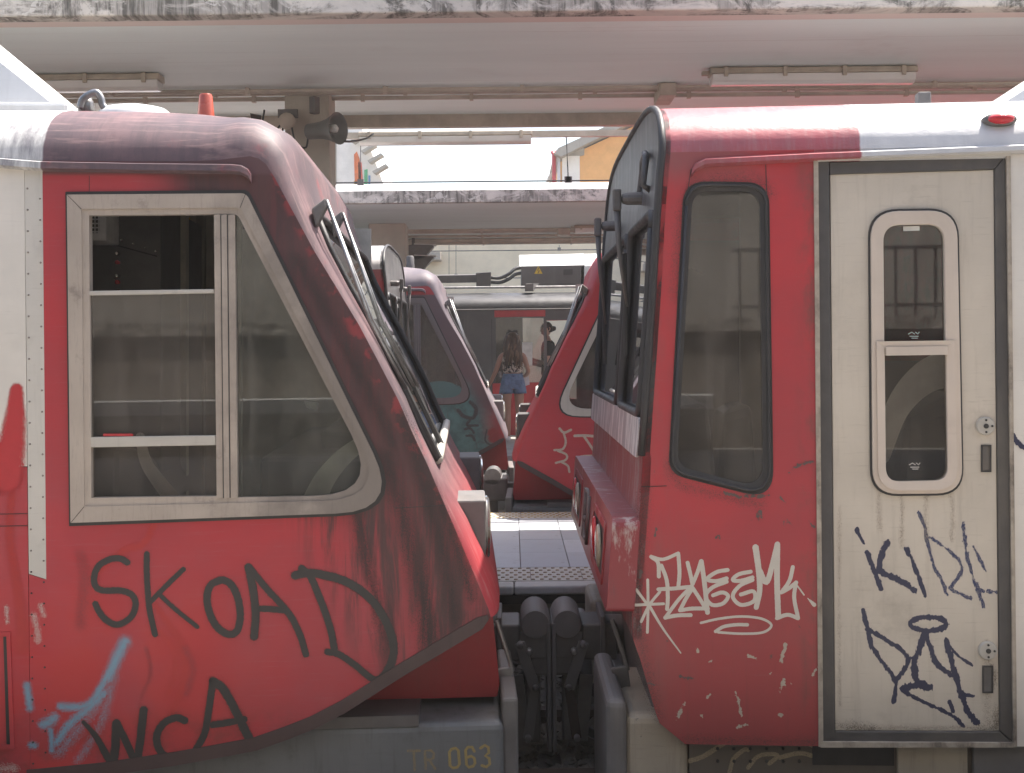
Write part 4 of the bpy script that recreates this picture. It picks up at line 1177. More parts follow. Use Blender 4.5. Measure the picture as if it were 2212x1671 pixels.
mb = MB(); mb.ribbon(mbq[0], .022, -.0028); mb.build('paint_scuff', CHIPD, R1, recalc=False)
H([(34, [(640, 1625), (720, 1598), (845, 1520)]), (30, [(875, 1690), (900, 1612), (960, 1560), (985, 1560)]), (30, [(985, 1665), (1040, 1600), (1110, 1585), (1160, 1595), (1110, 1640)]), (32, [(1170, 1605), (1300, 1580), (1440, 1625)]), (30, [(1420, 1560), (1350, 1530), (1330, 1520)]), (40, [(520, 1500), (480, 1600), (560, 1650)])], PALE, 'graffiti_scrawl')
bpy.data.objects['graffiti_scrawl'].location = (0, .0488, 0)
def HD(strokes, mat=BLU, name='graffiti_letter'):
    if name != 'dirt_patch': strokes = [((a[0] * 1.25, a[1] * 1.25) if isinstance(a, tuple) else a * 1.25, b) for a, b in strokes]
    for st in ([[q] for q in strokes] if name == 'dirt_patch' else [strokes]):
        o = stroke(FR, R1, name, c10, st, mat); o.location = (0, .0122, 0)
    return o
layer[0] = -.0003
HD([((34, 14), [(315, 332), (335, 370), (355, 405)])], BLU, 'graffiti_dash')
HD([(34, [(372, 455), (410, 550), (450, 655)]), (40, [(482, 400), (455, 470), (432, 545)]), (42, [(430, 560), (530, 600), (635, 665)])])
HD([((38, 24), [(595, 437), (650, 570), (696, 695)])])
HD([((30, 22), [(655, 235), (690, 310), (708, 400), (740, 520), (780, 600), (815, 690)]), (26, [(720, 370), (800, 425), (880, 500), (895, 560), (850, 630), (832, 655), (880, 680), (945, 708)])], BLUF)
HD([(30, [(905, 300), (920, 450), (960, 590), (1015, 755)]), (30, [(990, 668), (1085, 672)]), (22, [(960, 420), (1030, 560)])], BLUF)
HD([(32, [(350, 780), (375, 880), (402, 980), (470, 1080), (528, 1170), (520, 1280)]), (32, [(372, 880), (480, 940), (570, 1002), (598, 1060), (545, 1150)])])
HD([(36, ell(713, 850, 100, 38))], BLU, 'graffiti_halo')
HD([(44, [(692, 895), (662, 980), (632, 1080), (645, 1165), (715, 1200)]), (36, [(694, 905), (722, 980), (760, 1070), (828, 1128)]), (46, [(565, 1210), (640, 1190), (712, 1205)]), (26, [(565, 1218), (680, 1280), (830, 1350), (908, 1420)])])
HD([(40, [(810, 945), (830, 1020), (860, 1130), (890, 1230), (922, 1320), (980, 1398)]), (18, [(822, 965), (880, 1030), (955, 1080)]), (28, [(830, 1282), (848, 1335)]), (24, [(892, 1240), (960, 1250)])])
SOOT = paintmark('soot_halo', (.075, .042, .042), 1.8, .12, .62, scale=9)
GRM = paintmark('grey_run_marks', (.30, .24, .19), 1.6, .25, .55, scale=18, aniso=.3)
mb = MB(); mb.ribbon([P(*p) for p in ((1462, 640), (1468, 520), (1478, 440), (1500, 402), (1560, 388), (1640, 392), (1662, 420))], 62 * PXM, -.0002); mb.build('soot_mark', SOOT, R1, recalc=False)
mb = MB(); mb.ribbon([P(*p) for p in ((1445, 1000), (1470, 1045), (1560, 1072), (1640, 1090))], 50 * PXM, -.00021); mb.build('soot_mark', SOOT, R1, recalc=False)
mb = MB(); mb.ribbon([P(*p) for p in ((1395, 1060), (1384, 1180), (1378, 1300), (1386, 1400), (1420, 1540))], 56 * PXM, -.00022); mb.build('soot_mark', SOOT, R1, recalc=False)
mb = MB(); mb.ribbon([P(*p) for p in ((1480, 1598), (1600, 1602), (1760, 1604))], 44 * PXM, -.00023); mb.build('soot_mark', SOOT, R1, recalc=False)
DIRT = paintmark('corner_dirt', (.12, .095, .075), 1.6, .35, .9, scale=16)
for pts_, wd_ in (([(440, 60), (436, 180), (442, 330)], 60), ([(560, 140), (566, 260), (560, 420)], 50), ([(700, 140), (696, 300), (702, 380)], 60), ([(830, 100), (846, 220), (840, 380)], 60), ([(1035, 950), (1020, 1010), (1040, 1060), (1060, 1000)], 70), ([(1040, 1230), (1036, 1300), (1044, 1400)], 80), ([(250, 1420), (600, 1428), (1000, 1424)], 60), ([(220, 200), (216, 700), (222, 1300)], 40)):
    HD([(wd_ / 1.25, pts_)], GRM, 'run_mark')
HD([(150, [(215, 1420), (300, 1430), (400, 1440)]), (150, [(1090, 1350), (1080, 1420), (1000, 1440)]), (60, [(1060, 1080), (1080, 1160), (1040, 1240)])], DIRT, 'dirt_patch')
mb = MB(); mb.ribbon([P(*cD(943, 1380)), P(*cD(975, 1420)), P(*cD(1000, 1430))], .03, -.002); mb.build('spray_mark', BLU, R1, recalc=False)

# R1 interior
def slabR(name, pts, w0, w1, mat, bevel=0.): return slab(name, pts, w0, w1, mat, R1, FR, bevel)
slabR('cab_desk', [(1395, 890), (1530, 870), (1560, 1150), (1380, 1150)], .5, 2.1, M['cabdark'], .03)
slabR('sun_visor', [(1440, 540), (1560, 545), (1545, 575), (1520, 590), (1440, 560)], .35, .4, M['cabdark'])
slabR('far_lining', [(1420, 520), (1900, 520), (1900, 1150), (1420, 1150)], 2.50, 2.53, M['cabdark'])
slabR('cab_back_wall', [(1600, 330), (1690, 330), (1690, 1200), (1600, 1200)], 1.2, 1.25, M['cabgrey'])
slabR('driver_seat', [(1560, 890), (1625, 870), (1640, 1100), (1550, 1100)], .7, 1.1, M['cabdark'], .04)
slabR('vestibule_panel', [(1880, 780), (2100, 780), (2100, 1100), (1880, 1100)], 1.6, 1.65, M['cabdark'])
MB().ribbon([FR.loc(x, y, .16) for x, y in ((2075, 790), (2000, 815), (1940, 880), (1905, 985))], (.15, .06), .16).build('seat_edge', M['seat'], R1, recalc=False)
slabR('vestibule_seat', [(1950, 900), (2090, 840), (2090, 1110), (1930, 1110)], .55, 1.0, simple('blue_seat_cloth', (.05, .06, .09), .8), .05)

# ================================================================== couplers between the two nearest cars
def coupler(root, m, sgn):
    # heads meet at X about 0.17; built in world coordinates and parented to their car
    Yc = 5.83
    cx = .165
    def B(x0, x1, y0, y1, z0, z1): return (min(cx + m * x0, cx + m * x1), max(cx + m * x0, cx + m * x1), Yc + y0, Yc + y1, z0, z1)
    a = root.rotation_euler.z
    R = lambda v: Vector((math.cos(a) * v.x + math.sin(a) * (v.y - 4.5), -math.sin(a) * v.x + math.cos(a) * (v.y - 4.5), v.z))
    cp = MB(R).box(*B(.004, .10, -.17, .17, -.10, .12)).build('coupler_head', M['blackmetal'], root, bevel=.012)
    prof = [(.0, -.17), (.062, -.166), (.066, -.15), (.066, .15), (.06, .17), (.0, .172)]
    MB(R).lathe([(max(r, .002), h) for r, h in prof], (cx + m * .072, Yc - .02, .135), 'Y', 22).build('coupler_cylinder', M['darkgrey'], cp, smooth=True, autos=40)
    MB(R).box(*B(.140, .30, -.14, .14, -.04, .125)).build('coupler_block', M['blackmetal'], cp, bevel=.01)
    MB(R).box(*B(.225, .245, -.17, .17, -.05, .165)).build('coupler_flange', M['darkgrey'], cp, bevel=.004)
    MB(R).box(*B(.003, .020, -.19, .16, -.44, .14)).build('coupler_face_plate', M['darkgrey'], cp, bevel=.003)
    MB(R).box(*B(.05, .12, -.12, .0, -.42, -.10)).build('draw_plate', M['blackmetal'], cp, bevel=.012)
    def bar(x0, z0, x1, z1, y, wd=.024):
        d = Vector((x1 - x0, z1 - z0)).normalized(); n_ = Vector((-d.y, d.x)) * wd
        q = [(x0 + n_.x, z0 + n_.y), (x1 + n_.x, z1 + n_.y), (x1 - n_.x, z1 - n_.y), (x0 - n_.x, z0 - n_.y)]
        return MB(R).plate(q, [], y, y + .016)
    bar(cx + m * .145, .06, cx + m * .075, -.15, Yc - .215).build('coupler_link', M['darkgrey'], cp, bevel=.004)
    bar(cx + m * .075, -.13, cx + m * .110, -.38, Yc - .195, .022).build('coupler_link', M['rust'] if m > 0 else M['darkgrey'], cp, bevel=.004)
    bar(cx + m * .16, -.10, cx + m * .13, -.40, Yc - .16, .03).build('coupler_link', M['blackmetal'], cp, bevel=.004)
    MB(R).box(*B(.022, .14, -.175, -.165, -.02, .10)).build('cover_plate', M['blackmetal'], cp, bevel=.004)
    for (dx, z) in ((.142, .05), (.075, -.14), (.110, -.37), (.10, .02)):
        MB(R).lathe([(.014, .03), (.014, -.012), (.010, -.018), (.002, -.019)], (cx + m * dx, Yc - .215, z), 'Y', 12).build('link_pin', M['steel'] if dx == .10 else M['darkgrey'], cp)
    MB(R).tube([(cx + m * .28, Yc, .03), (cx + m * 1.2, Yc, .03)], .075, 12).build('drawbar', M['blackmetal'], cp, smooth=True)
    MB(R).tube([(cx + m * .24, Yc - .05, .10), (cx + m * 1.2, Yc - .05, .10)], .05, 12).build('drawbar', M['darkgrey'], cp, smooth=True)
    MB(R).tube(catmull([Vector(v) for v in ((cx + m * .10, Yc - .02, -.12), (cx + m * .22, Yc - .10, -.20), (cx + m * .34, Yc - .10, -.12), (cx + m * .55, Yc - .1, -.22))], 5), .028, 8).build('air_hose', M['cable'], cp, smooth=True)
    MB(R).tube(catmull([Vector(v) for v in ((cx + m * .06, Yc + .1, -.30), (cx + m * .20, Yc + .0, -.42), (cx + m * .36, Yc - .02, -.36), (cx + m * .6, Yc, -.2))], 5), .022, 8).build('air_hose', M['cable'], cp, smooth=True)
    MB(R).box(*B(.30, .75, -.4, .5, -.36, -.16)).build('draft_pocket', M['blackmetal'], cp, bevel=.02)
    # galvanised hook hanging at the car corner
    hx = cx + m * (.205 if m < 0 else .245)
    hy = Yc - .95
    hk = MB(R).hexa([Vector((hx - .035, hy, .13)), Vector((hx + .03, hy, .14)), Vector((hx + .03, hy + .02, .14)), Vector((hx - .035, hy + .02, .13)), Vector((hx - .02, hy, .0)), Vector((hx + .045, hy, .02)), Vector((hx + .045, hy + .02, .02)), Vector((hx - .02, hy + .02, .0))]).build('hook_plate', M['steel'] if m < 0 else M['darkgrey'], cp, bevel=.006)
    MB(R).tube([(hx - .03 * 1, hy + .01, .32), (hx + .02, hy + .01, .16), (hx + .03, hy + .01, .12)], .009, 6).build('hook_rod', M['steel'] if m < 0 else M['darkgrey'], hk)
    MB(R).tube([(hx + .01, hy + .01, .01), (hx + .02, hy + .01, -.06)], .009, 6).build('hook_rod', M['steel'] if m < 0 else M['darkgrey'], hk)
coupler(L1, -1, 1)
coupler(R1, 1, 1)

# ================================================================== cars further back
L2 = empty('flat_front_train', (-.55, 10.75, 0), .02)
tag(L2, 'grey-roofed flat-fronted train just behind the nose of the nearest left train', 'train')
flat_car(L2, -1, dict(body=M['flatred'], roof=M['greyroof'], mask=M['mask']))
R2 = empty('sloped_nose_train', (-.06, 10.70, 0), -.02)
tag(R2, 'clean red sloped-nose train facing left with pale scrawl, behind the flat-fronted train', 'train')
TR2, _ = sloped_car(R2, -1, dict(body=M['farred'], shell=M['farshell'], frame=M['alup'], lampbox=M['gasket']))
L3 = empty('sloped_nose_train', (.0, 13.45, 0), .02)
tag(L3, 'dirty lilac-grey and red sloped-nose train sprayed turquoise around its cab window', 'train')
TL3, _ = sloped_car(L3, 1, dict(body=M['sprayred'], shell=M['sprayshell'], frame=M['alud']))
# saloon sides of the far cars
zt = FL.loc(60, 347)[1]
for root, m, bd in ((R2, -1, 'farred'), (L3, 1, 'sprayred')):
    TT = (lambda m: (lambda v: Vector((m * v.x, v.y, v.z))))(m)
    MB(TT).plate([(rear, zb1), (xs - .002, zb1), (xs - .002, zt), (rear, zt)], [], 0, .03).build('saloon_panel', M[bd], root)
MB(lambda v: Vector((-v.x, v.y, v.z))).plate([(xd0, zbR), (6.5, zbR), (6.5, ze1), (xd0, ze1)], [], 0, .03).build('saloon_panel', M['flatred'], L2)
q = L3
MB().lathe([(.05, -.06), (.05, 0), (.042, .19), (.03, .20), (.002, .201)], (-1.12, .6, 2.24), 'Z', 16).build('roof_antenna', M['gasket'], L3, smooth=True, autos=50)
# scrawls on them
F2 = Frame(-.06, 10.70, -.02); F3 = Frame(.0, 13.45, .02)
CRM = paintmark('cream_scrawl', (.50, .42, .34), .3, .06, .95, scale=20)
layer[0] = -.0008
def far(frame, root, strokes, mat, name, cv=c5):
    mb = MB()
    for wd, pts in strokes:
        layer[0] -= .0002
        sc = {c5: 2.089, c4: 2.228}[cv] * 1.4747
        mb.ribbon([frame.loc(*cv(*p)) for p in pts], wd / sc * frame.Y0 / F, layer[0])
    return mb.build(name, mat, root, recalc=False)
far(F2, R2, [(20, [(1635, 1392), (1665, 1418), (1710, 1400)]), (18, [(1662, 1420), (1676, 1480), (1655, 1528), (1600, 1535)]), (18, [(1625, 1540), (1680, 1565), (1675, 1600), (1610, 1620)]), (18, [(1650, 1615), (1690, 1640), (1700, 1680)])], CRM, 'graffiti_letter')
far(F2, R2, [(22, [(1735, 1440), (1800, 1438), (1900, 1445)]), (20, [(1795, 1440), (1830, 1490), (1865, 1545)]), (20, [(1762, 1582), (1800, 1575), (1880, 1572)]), (18, [(1830, 1580), (1870, 1620)])], CRM, 'graffiti_letter')
DK = paintmark('dark_smudged_spray', (.055, .05, .055), .5, .15, .75, scale=16)
RD = paintmark('red_round_spray', (.33, .04, .045), .5, .1, .9, scale=16)
TQ = paintmark('turquoise_spray_on_glass', (.075, .19, .19), .35, .04, .95, scale=14)
far(F3, L3, [(36, [(960, 1270), (1000, 1310), (1060, 1320), (1080, 1260), (1040, 1215)]), (26, [(1040, 1330), (1020, 1370), (1090, 1370)])], DK, 'spray_mark')
far(F3, L3, [(24, [(1005, 1395), (1040, 1390), (1065, 1420)]), (24, [(1015, 1440), (1050, 1440), (1070, 1470)])], DK, 'spray_mark')
far(F3, L3, [(100, [(1190, 1420), (1200, 1440), (1195, 1455)])], RD, 'spray_mark')
far(F3, L3, [(16, [(1150, 1400), (1140, 1470), (1180, 1500), (1230, 1490)])], DK, 'spray_mark')
o = far(F3, L3, [(130, [(735, 1165), (800, 1150), (870, 1145), (940, 1155)]), (60, [(760, 1110), (850, 1100), (930, 1120), (960, 1170)])], TQ, 'spray_mark')
o.location = (0, .008, 0)
# R2 stub coupler towards the left
cp = MB().box(-.30, -.02, 1.15, 1.5, -.06, .16).build('coupler_head', M['darkgrey'], R2, bevel=.02)
MB().lathe([(.08, -.17), (.08, .16), (.07, .18)], (-.16, 1.32, .17), 'Y', 18).build('coupler_cylinder', M['steel'], cp, smooth=True, autos=40)
MB().box(-.06, .5, 1.25, 1.4, -.02, .10).build('drawbar', M['blackmetal'], cp)
MB().box(-.20, -.12, 1.2, 1.44, -.30, -.06).build('draw_plate', M['blackmetal'], cp)
# ================================================================== setting
def concrete(name, col, dark, lo=.5, hi=.7, sx=3, sz=1.2, rough=.85, amt=.8):
    m = Mat(name)
    c = m.mix(m.step(m.noise(2.5, 6, .65), .3, .7), tuple(v * .85 for v in col), col)
    s = m.step(m.noise(1, 7, .72, m.scl(sx, sx, sz), .4), lo, hi)
    c = m.mix(m.mul(s, amt), c, dark)
    m.base(c).rough(rough).bump(m.noise(14, 6, .65), .25, .01)
    return m.m
def fascia_mat(name):
    m = Mat(name)
    x, y, z = m.xyz()
    c = m.mix(m.step(m.noise(3, 6, .65), .3, .7), (.46, .41, .36), (.60, .54, .47))
    blk = m.step(m.noise(1, 8, .74, m.scl(2.6, 3, 4.2), .9), .43, .56)
    run = m.step(m.noise(1, 6, .7, m.scl(30, 3, 2)), .40, .62)
    c = m.mix(m.mul(blk, m.add(.45, m.mul(run, .5))), c, (.075, .066, .055))
    fl = m.step(m.noise(1, 6, .7, m.scl(4, 3, 5, off=(7, 2, 1)), .8), .60, .62)
    c = m.mix(m.mul(fl, .7), c, (.62, .57, .51))
    cr = m.step(m.voro(5, m.scl(1, 1, 1.5), 'DISTANCE_TO_EDGE'), .02, .006)
    c = m.mix(m.mul(cr, fl), c, (.10, .08, .06))
    m.base(c).rough(.9).bump(m.add(m.noise(20, 6, .7), fl), .4, .012)
    return m.m
def soffit_mat(name, col=(.745, .785, .75)):
    m = Mat(name)
    c = m.mix(m.step(m.noise(1, 5, .6, m.scl(.25, 2.2, 1)), .3, .7), tuple(v * .92 for v in col), col)
    ln = m.step(m.noise(1, 4, .6, m.scl(.35, 24, 1)), .62, .72)
    c = m.mix(m.mul(ln, .35), c, (.90, .86, .80))
    ld = m.step(m.noise(1, 4, .6, m.scl(.3, 30, 1, off=(3, 3, 3))), .60, .70)
    c = m.mix(m.mul(ld, .22), c, (.45, .40, .35))
    st = m.step(m.noise(1.2, 7, .7), .55, .75)
    c = m.mix(m.mul(st, .22), c, (.45, .40, .35))
    m.base(c).rough(.8).bump(m.noise(40, 4), .1, .004)
    return m.m
M['fascia'] = fascia_mat('lichen_stained_concrete')
M['soffit'] = soffit_mat('painted_soffit')
M['lip_c'] = soffit_mat('pinkish_drip_edge', (.66, .54, .48))
M['pipe'] = simple('painted_conduit', (.52, .44, .36), .6, scale=5, dirt=(.22, .18, .14), dirt_amt=.4)
M['pillar'] = concrete('grey_pillar_plaster', (.46, .41, .34), (.20, .17, .14), .5, .8)
M['fixture'] = simple('tan_lamp_body', (.43, .36, .28), .6)
M['diffuser'] = simple('clear_ribbed_diffuser', (.66, .63, .59), .18, var=.1, scale=3)
M['horn'] = simple('grey_green_horn', (.16, .155, .145), .5, scale=6)
M['tile'] = concrete('blue_grey_platform_tile', (.56, .575, .61), (.42, .43, .45), .45, .7, 4, 4, .55, .5)
def tile_mat(name):
    m = Mat(name)
    oi = m.n('ShaderNodeObjectInfo')
    c = m.mix(oi.outputs['Random'], (.39, .41, .45), (.50, .515, .55))
    c = m.mix(m.mul(m.step(m.noise(3.1, 6, .7, m.scl(1, 1, 1)), .45, .7), .45), c, (.36, .355, .36))
    gum = m.step(m.add(m.voro(7.0), m.mul(m.noise(30, 3), .06)), .13, .10)
    c = m.mix(m.mul(gum, .55), c, (.20, .195, .195))
    ed = m.step(m.noise(40, 5, .7), .55, .7)
    c = m.mix(m.mul(ed, .25), c, (.33, .32, .32))
    m.base(c).rough(.55).bump(m.noise(30, 5), .15, .004)
    return m.m
M['tile'] = tile_mat('stained_blue_grey_tile')
M['tactile'] = concrete('pale_tactile_tile', (.56, .53, .48), (.38, .35, .29), .45, .75, 5, 5, .6, .5)
M['stud'] = simple('brown_worn_stud', (.34, .25, .16), .7)
M['study'] = simple('yellow_worn_stud', (.50, .36, .14), .7)
M['kerb'] = concrete('pale_stone_nosing', (.58, .57, .55), (.38, .36, .34), .45, .7, 5, 5)
M['wallc'] = concrete('brown_platform_wall', (.22, .185, .15), (.08, .07, .06), .45, .7)
M['cream'] = concrete('cream_rendered_wall', (.84, .70, .51), (.72, .59, .42), .5, .8, 1, .6, .9, .5)
M['ballast'] = simple('dark_ballast', (.15, .135, .12), .9, scale=12, dirt=(.25, .22, .18), dirt_amt=.5)
M['ground'] = concrete('dirty_ballast_ground', (.11, .10, .09), (.05, .045, .04), .4, .7, 8, 8)
M['pave'] = concrete('grey_pavement', (.36, .34, .32), (.22, .20, .18), .45, .7, 3, 3)

g = MB().plate([(-60, -60), (60, -60), (60, 60), (-60, 60)], [], -.60, -.56, lambda a, b, w_: (a, b, w_)).build('ground', M['ground'])
tag(g, kind='structure')
# ballast stones in the gap between the coupled cars
mb = MB()
rnd = random.Random(3)
ico = [(1, 0, 0), (-1, 0, 0), (0, 1, 0), (0, -1, 0), (0, 0, 1), (0, 0, -1)]
icf = [(0, 2, 4), (2, 1, 4), (1, 3, 4), (3, 0, 4), (2, 0, 5), (1, 2, 5), (3, 1, 5), (0, 3, 5)]
for k in range(5200):
    x, y = rnd.uniform(-1.1, 1.5), rnd.uniform(4.3, 7.4)
    s = rnd.uniform(.018, .042)
    a = rnd.uniform(0, 6.3); ca, sa = math.cos(a), math.sin(a)
    z = -.545 + rnd.uniform(0, .05) + .03 * math.sin(3 * x + y)
    t = rnd.uniform(-.5, .5)
    V = []
    for v in ico:
        p = Vector((v[0] * s * rnd.uniform(.7, 1.4), v[1] * s * rnd.uniform(.7, 1.3), v[2] * s * rnd.uniform(.5, .9)))
        p = Vector((ca * p.x - sa * p.y, sa * p.x + ca * p.y, p.z + t * p.x))
        V.append(p + Vector((x, y, z)))
    mb.add(V, icf)
tag(mb.build('ballast_gravel', M['ballast']), 'dark ballast stones on the trackbed under the couplers', 'gravel', kind='stuff')
for i, y in enumerate((5.36, 6.30)):
    r = MB().plate([(-.06, -.56), (.06, -.56), (.06, -.54), (.012, -.525), (.012, -.47), (.034, -.46), (.034, -.43), (-.034, -.43), (-.034, -.46), (-.012, -.47), (-.012, -.525), (-.06, -.54)], [], -8, 8, lambda a, b, w_: (w_, y + a, b)).build('rail', M['rust'])
    tag(r, ('rusty running rail under the nearest trains, on the camera side', 'rusty running rail under the nearest trains, on the far platform side')[i], 'rail', kind='structure')

# middle platform
pf = MB().box(-14, 14, 7.46, 10.58, -.56, -.014).build('platform', M['wallc']); tag(pf, kind='structure')
k0 = MB().box(0, .996, 7.27, 7.44, -.052, 0).build('nosing_stone', M['kerb'], pf, bevel=.014, seg=3)
k0.location = (-7, 0, 0)
for i in range(1, 14):
    o = copy_of(k0, pf); o.location = (-7 + i, 0, 0)
MB().box(-14, 14, 7.36, 7.50, -.12, -.056).build('nosing_shadow_strip', M['black'], pf)  # black strip stands in for the shadow under the overhanging nosing
TW, TD = .312, .575
t0 = MB().box(.002, TW - .002, .002, TD - .002, -.012, 0).build('paving_tile', M['tile'], pf, bevel=.003, seg=1)
first = True
for i in range(-8, 11):
    for j in range(4):
        o = t0 if first else copy_of(t0, pf); first = False
        off = .0
        o.location = (.04 + i * TW, 7.905 + j * TD, rnd.uniform(-.0015, .0015))
def tact(name, mat, nx, ny, w_, d_):
    mb = MB(); mb.box(.002, w_ - .002, .002, d_ - .002, -.012, 0, 0)
    for a in range(nx):
        for b in range(ny):
            cx_ = (a + .25 + .5 * (b % 2)) * w_ / nx; cy_ = (b + .5) * d_ / ny
            mb.lathe([(.0125, 0), (.0125, .003), (.009, .005)], (cx_, cy_, 0), 'Z', 7, 1)
    me = mb.build(name, [M['tactile'], mat], pf)
    return me
ta = tact('tactile_tile', M['stud'], 6, 6, TW, .455)
for i in range(-8, 11):
    o = ta if i == -8 else copy_of(ta, pf); o.location = (.10 + i * TW, 7.446, .0)
tb = tact('tactile_tile', M['study'], 6, 5, TW, .36)
for i in range(-8, 11):
    o = tb if i == -8 else copy_of(tb, pf); o.location = (.06 + i * TW, 10.21, .0)
pb = MB().box(-14, 14, 16.15, 20.12, -.56, 0).build('platform', M['pave']); tag(pb, kind='structure')
pn = MB().box(-14, 14, -9, 3.85, -.56, 0).build('platform', M['pave']); tag(pn, kind='structure')

def conduit(name, x0, x1, y, z, r, parent, clips=None, box=False):
    mb = MB()
    if box: mb.box(x0, x1, y - r, y + r, z - r * 1.4, z + r * 1.4)
    else: mb.tube([(x0, y, z), (x1, y, z)], r, 8)
    c = mb.build(name, M['pipe'], parent, smooth=not box)
    if clips:
        x = x0 + clips * .4
        cl = None
        while x < x1:
            if cl is None:
                cl = MB().box(-.014, .014, -r - .006, r + .006, -r - .008, r + .03).build('pipe_clip', M['pipe'], c); o = cl
            else: o = copy_of(cl, c)
            o.location = (x, y, z); x += clips
    return c

def tube_light(name, x0, x1, y, z, label, parent=None, wide=.15, hh=.115):
    r = empty(name, ((x0 + x1) / 2, y, z)); hx = (x1 - x0) / 2
    body = [(-wide / 2, -.005), (wide / 2, -.005), (wide / 2 + .01, -hh * .42), (-wide / 2 - .01, -hh * .42)]
    MB().plate(body, [], -hx, hx, lambda a, b, w_: (w_, a, b)).build('lamp_body', M['fixture'], r, bevel=.01)
    df = [(-wide / 2 - .004, -hh * .43), (wide / 2 + .004, -hh * .43), (wide / 2 - .015, -hh * .85), (wide / 2 - .05, -hh), (-wide / 2 + .05, -hh), (-wide / 2 + .015, -hh * .85)]
    MB().plate(df, [], -hx + .012, hx - .012, lambda a, b, w_: (w_, a, b)).build('diffuser', M['diffuser'], r, bevel=.006)
    for k in range(4):
        x = -hx + .10 + k * (2 * hx - .2) / 3
        MB().box(x - .014, x + .014, -wide / 2 - .02, -wide / 2 - .004, -hh * .62, -hh * .05).build('clip', M['fixture'], r, bevel=.003)
    MB().box(-hx - .05, -hx, -.02, .02, -hh * .4, -hh * .15).build('cable_gland', M['fixture'], r, bevel=.004)
    tag(r, label, 'light', 'tube lights under the canopies')
    return r

# ---- canopy over the middle platform
SZ = 3.262
CA = empty('platform_canopy', (0, 0, 0), 0.0)
tag(CA, 'large grey concrete canopy with lichen-stained edge across the top of the picture', 'canopy')
MB().box(-16, 16, 6.93, 7.06, 3.252, 3.75).build('stained_fascia', M['fascia'], CA, bevel=.01)
MB().box(-16, 16, 7.065, 7.175, 3.256, 3.62).build('drip_edge', M['lip_c'], CA)
MB().box(-16, 16, 7.19, 10.24, SZ, 3.60).build('soffit_slab', M['soffit'], CA)
MB().box(-16, 16, 7.17, 7.20, 3.285, 3.62).build('groove_shade_strip', M['black'], CA)  # black filling paints the shadow gap behind the drip edge
MB().box(-16, 16, 10.33, 10.50, 3.245, 3.55).build('back_beam', M['soffit'], CA, bevel=.004)
MB().box(-16, 16, 10.24, 10.34, 3.31, 3.60).build('back_joint', M['black'], CA)
for (y, z, r, cl) in ((8.92, 3.238, .016, .98), (9.03, 3.240, .012, 1.37), (9.20, 3.238, .016, .80)):
    conduit('conduit', -15, 15, y, z, r, CA, cl)
conduit('cable_duct', -15, 15, 10.02, 3.222, .042, CA, .78, True)
conduit('cable_duct', -15, 15, 10.18, 3.238, .018, CA, None, True)
conduit('gutter_bar', -1.5, 15, 10.95, 3.262, .020, CA, None, True)
q = at(1440, 190, 8.95)
MB().box(q.x - .06, q.x + .06, 8.86, 9.24, 3.17, 3.26).build('junction_box', M['pipe'], CA, bevel=.01)
q = at(1086, 258, 10.5)
MB().box(.0, .05, 10.30, 10.33, 3.24, 3.29).build('beam_clip', M['pipe'], CA)
# pillar, loudspeaker, junction box and cables
PA = MB().box(-1.63, -1.305, 9.05, 9.36, 0, 3.26).build('pillar', M['pillar'], None, bevel=.012)
tag(PA, 'grey plastered pillar beside the loudspeaker under the large canopy', 'pillar')
def speaker():
    r = empty('horn_loudspeaker', at(700, 250, 8.75), -.5)
    o = r.location
    def L(x, y): v = at(x, y, 8.75) - Vector(o); return v
    c = L(733, 281)
    k = 8.75 / F
    MB().lathe([(.03, -80 * k), (.055, -74 * k), (.06, -40 * k), (.075, -20 * k), (.106, 2 * k), (.113, 5 * k), (.10, 4 * k), (.07, -14 * k), (.03, -16 * k)], c, 'X', 28).build('horn', M['horn'], r, smooth=True, autos=60)
    MB().lathe([(.03, -20 * k), (.03, -2 * k), (.012, 3 * k), (.001, 3 * k)], c, 'X', 16).build('horn_core', M['sign'], r, smooth=True)
    MB().box(c.x - 66 * k, c.x - 50 * k, -.03, .03, .02, .14).build('bracket', M['blackmetal'], r, bevel=.006)
    tag(r, 'grey horn loudspeaker facing right on the pillar under the large canopy', 'loudspeaker')
speaker()
jb = empty('junction_box', at(620, 262, 8.85))
MB().lathe([(.055, -.03), (.06, .0), (.05, .04), (.02, .05)], (0, 0, 0), 'Y', 16).build('box_body', M['pipe'], jb, smooth=True)
MB().box(-.07, .07, .03, .06, .03, .09).build('mounting_plate', M['blackmetal'], jb)
for pts in (((-.04, 0, -.02), (-.12, .0, -.10), (-.17, .0, -.03), (-.16, 0, .08)), ((.03, 0, -.03), (.06, 0, -.15), (.13, 0, -.19), (.15, 0, -.10)), ((-.02, 0, -.03), (-.04, 0, -.10), (-.02, 0, -.16))):
    MB().tube(catmull([Vector(p) for p in pts], 5), .007, 6).build('cable', M['cable'], jb, smooth=True)
tag(jb, 'small round junction box with loose cables left of the loudspeaker', 'junction box')
bk = MB().hexa([at(540, 245, 8.8), at(565, 250, 8.8), at(562, 275, 8.8), at(545, 268, 8.8)] + [at(x, y, 8.95) for x, y in ((540, 245), (565, 250), (562, 275), (545, 268))]).build('speaker_bracket', M['rust'])
tag(bk, 'rusty empty bracket under the canopy above the sloped red roof', 'bracket')
sc_ = MB().tube(catmull([at(745, 306, 8.75), at(760, 306, 8.9), at(790, 300, 9.3), at(806, 290, 10.3)], 6), .008, 6).build('speaker_cable', M['cable'], None, smooth=True)
tag(sc_, 'thin black cable running right from the horn loudspeaker', 'cable')
tube_light('tube_light', at(1532, 170, 8.45).x, at(1976, 150, 8.45).x, 8.45, SZ, 'long tube light on the canopy soffit above the flat-fronted train')
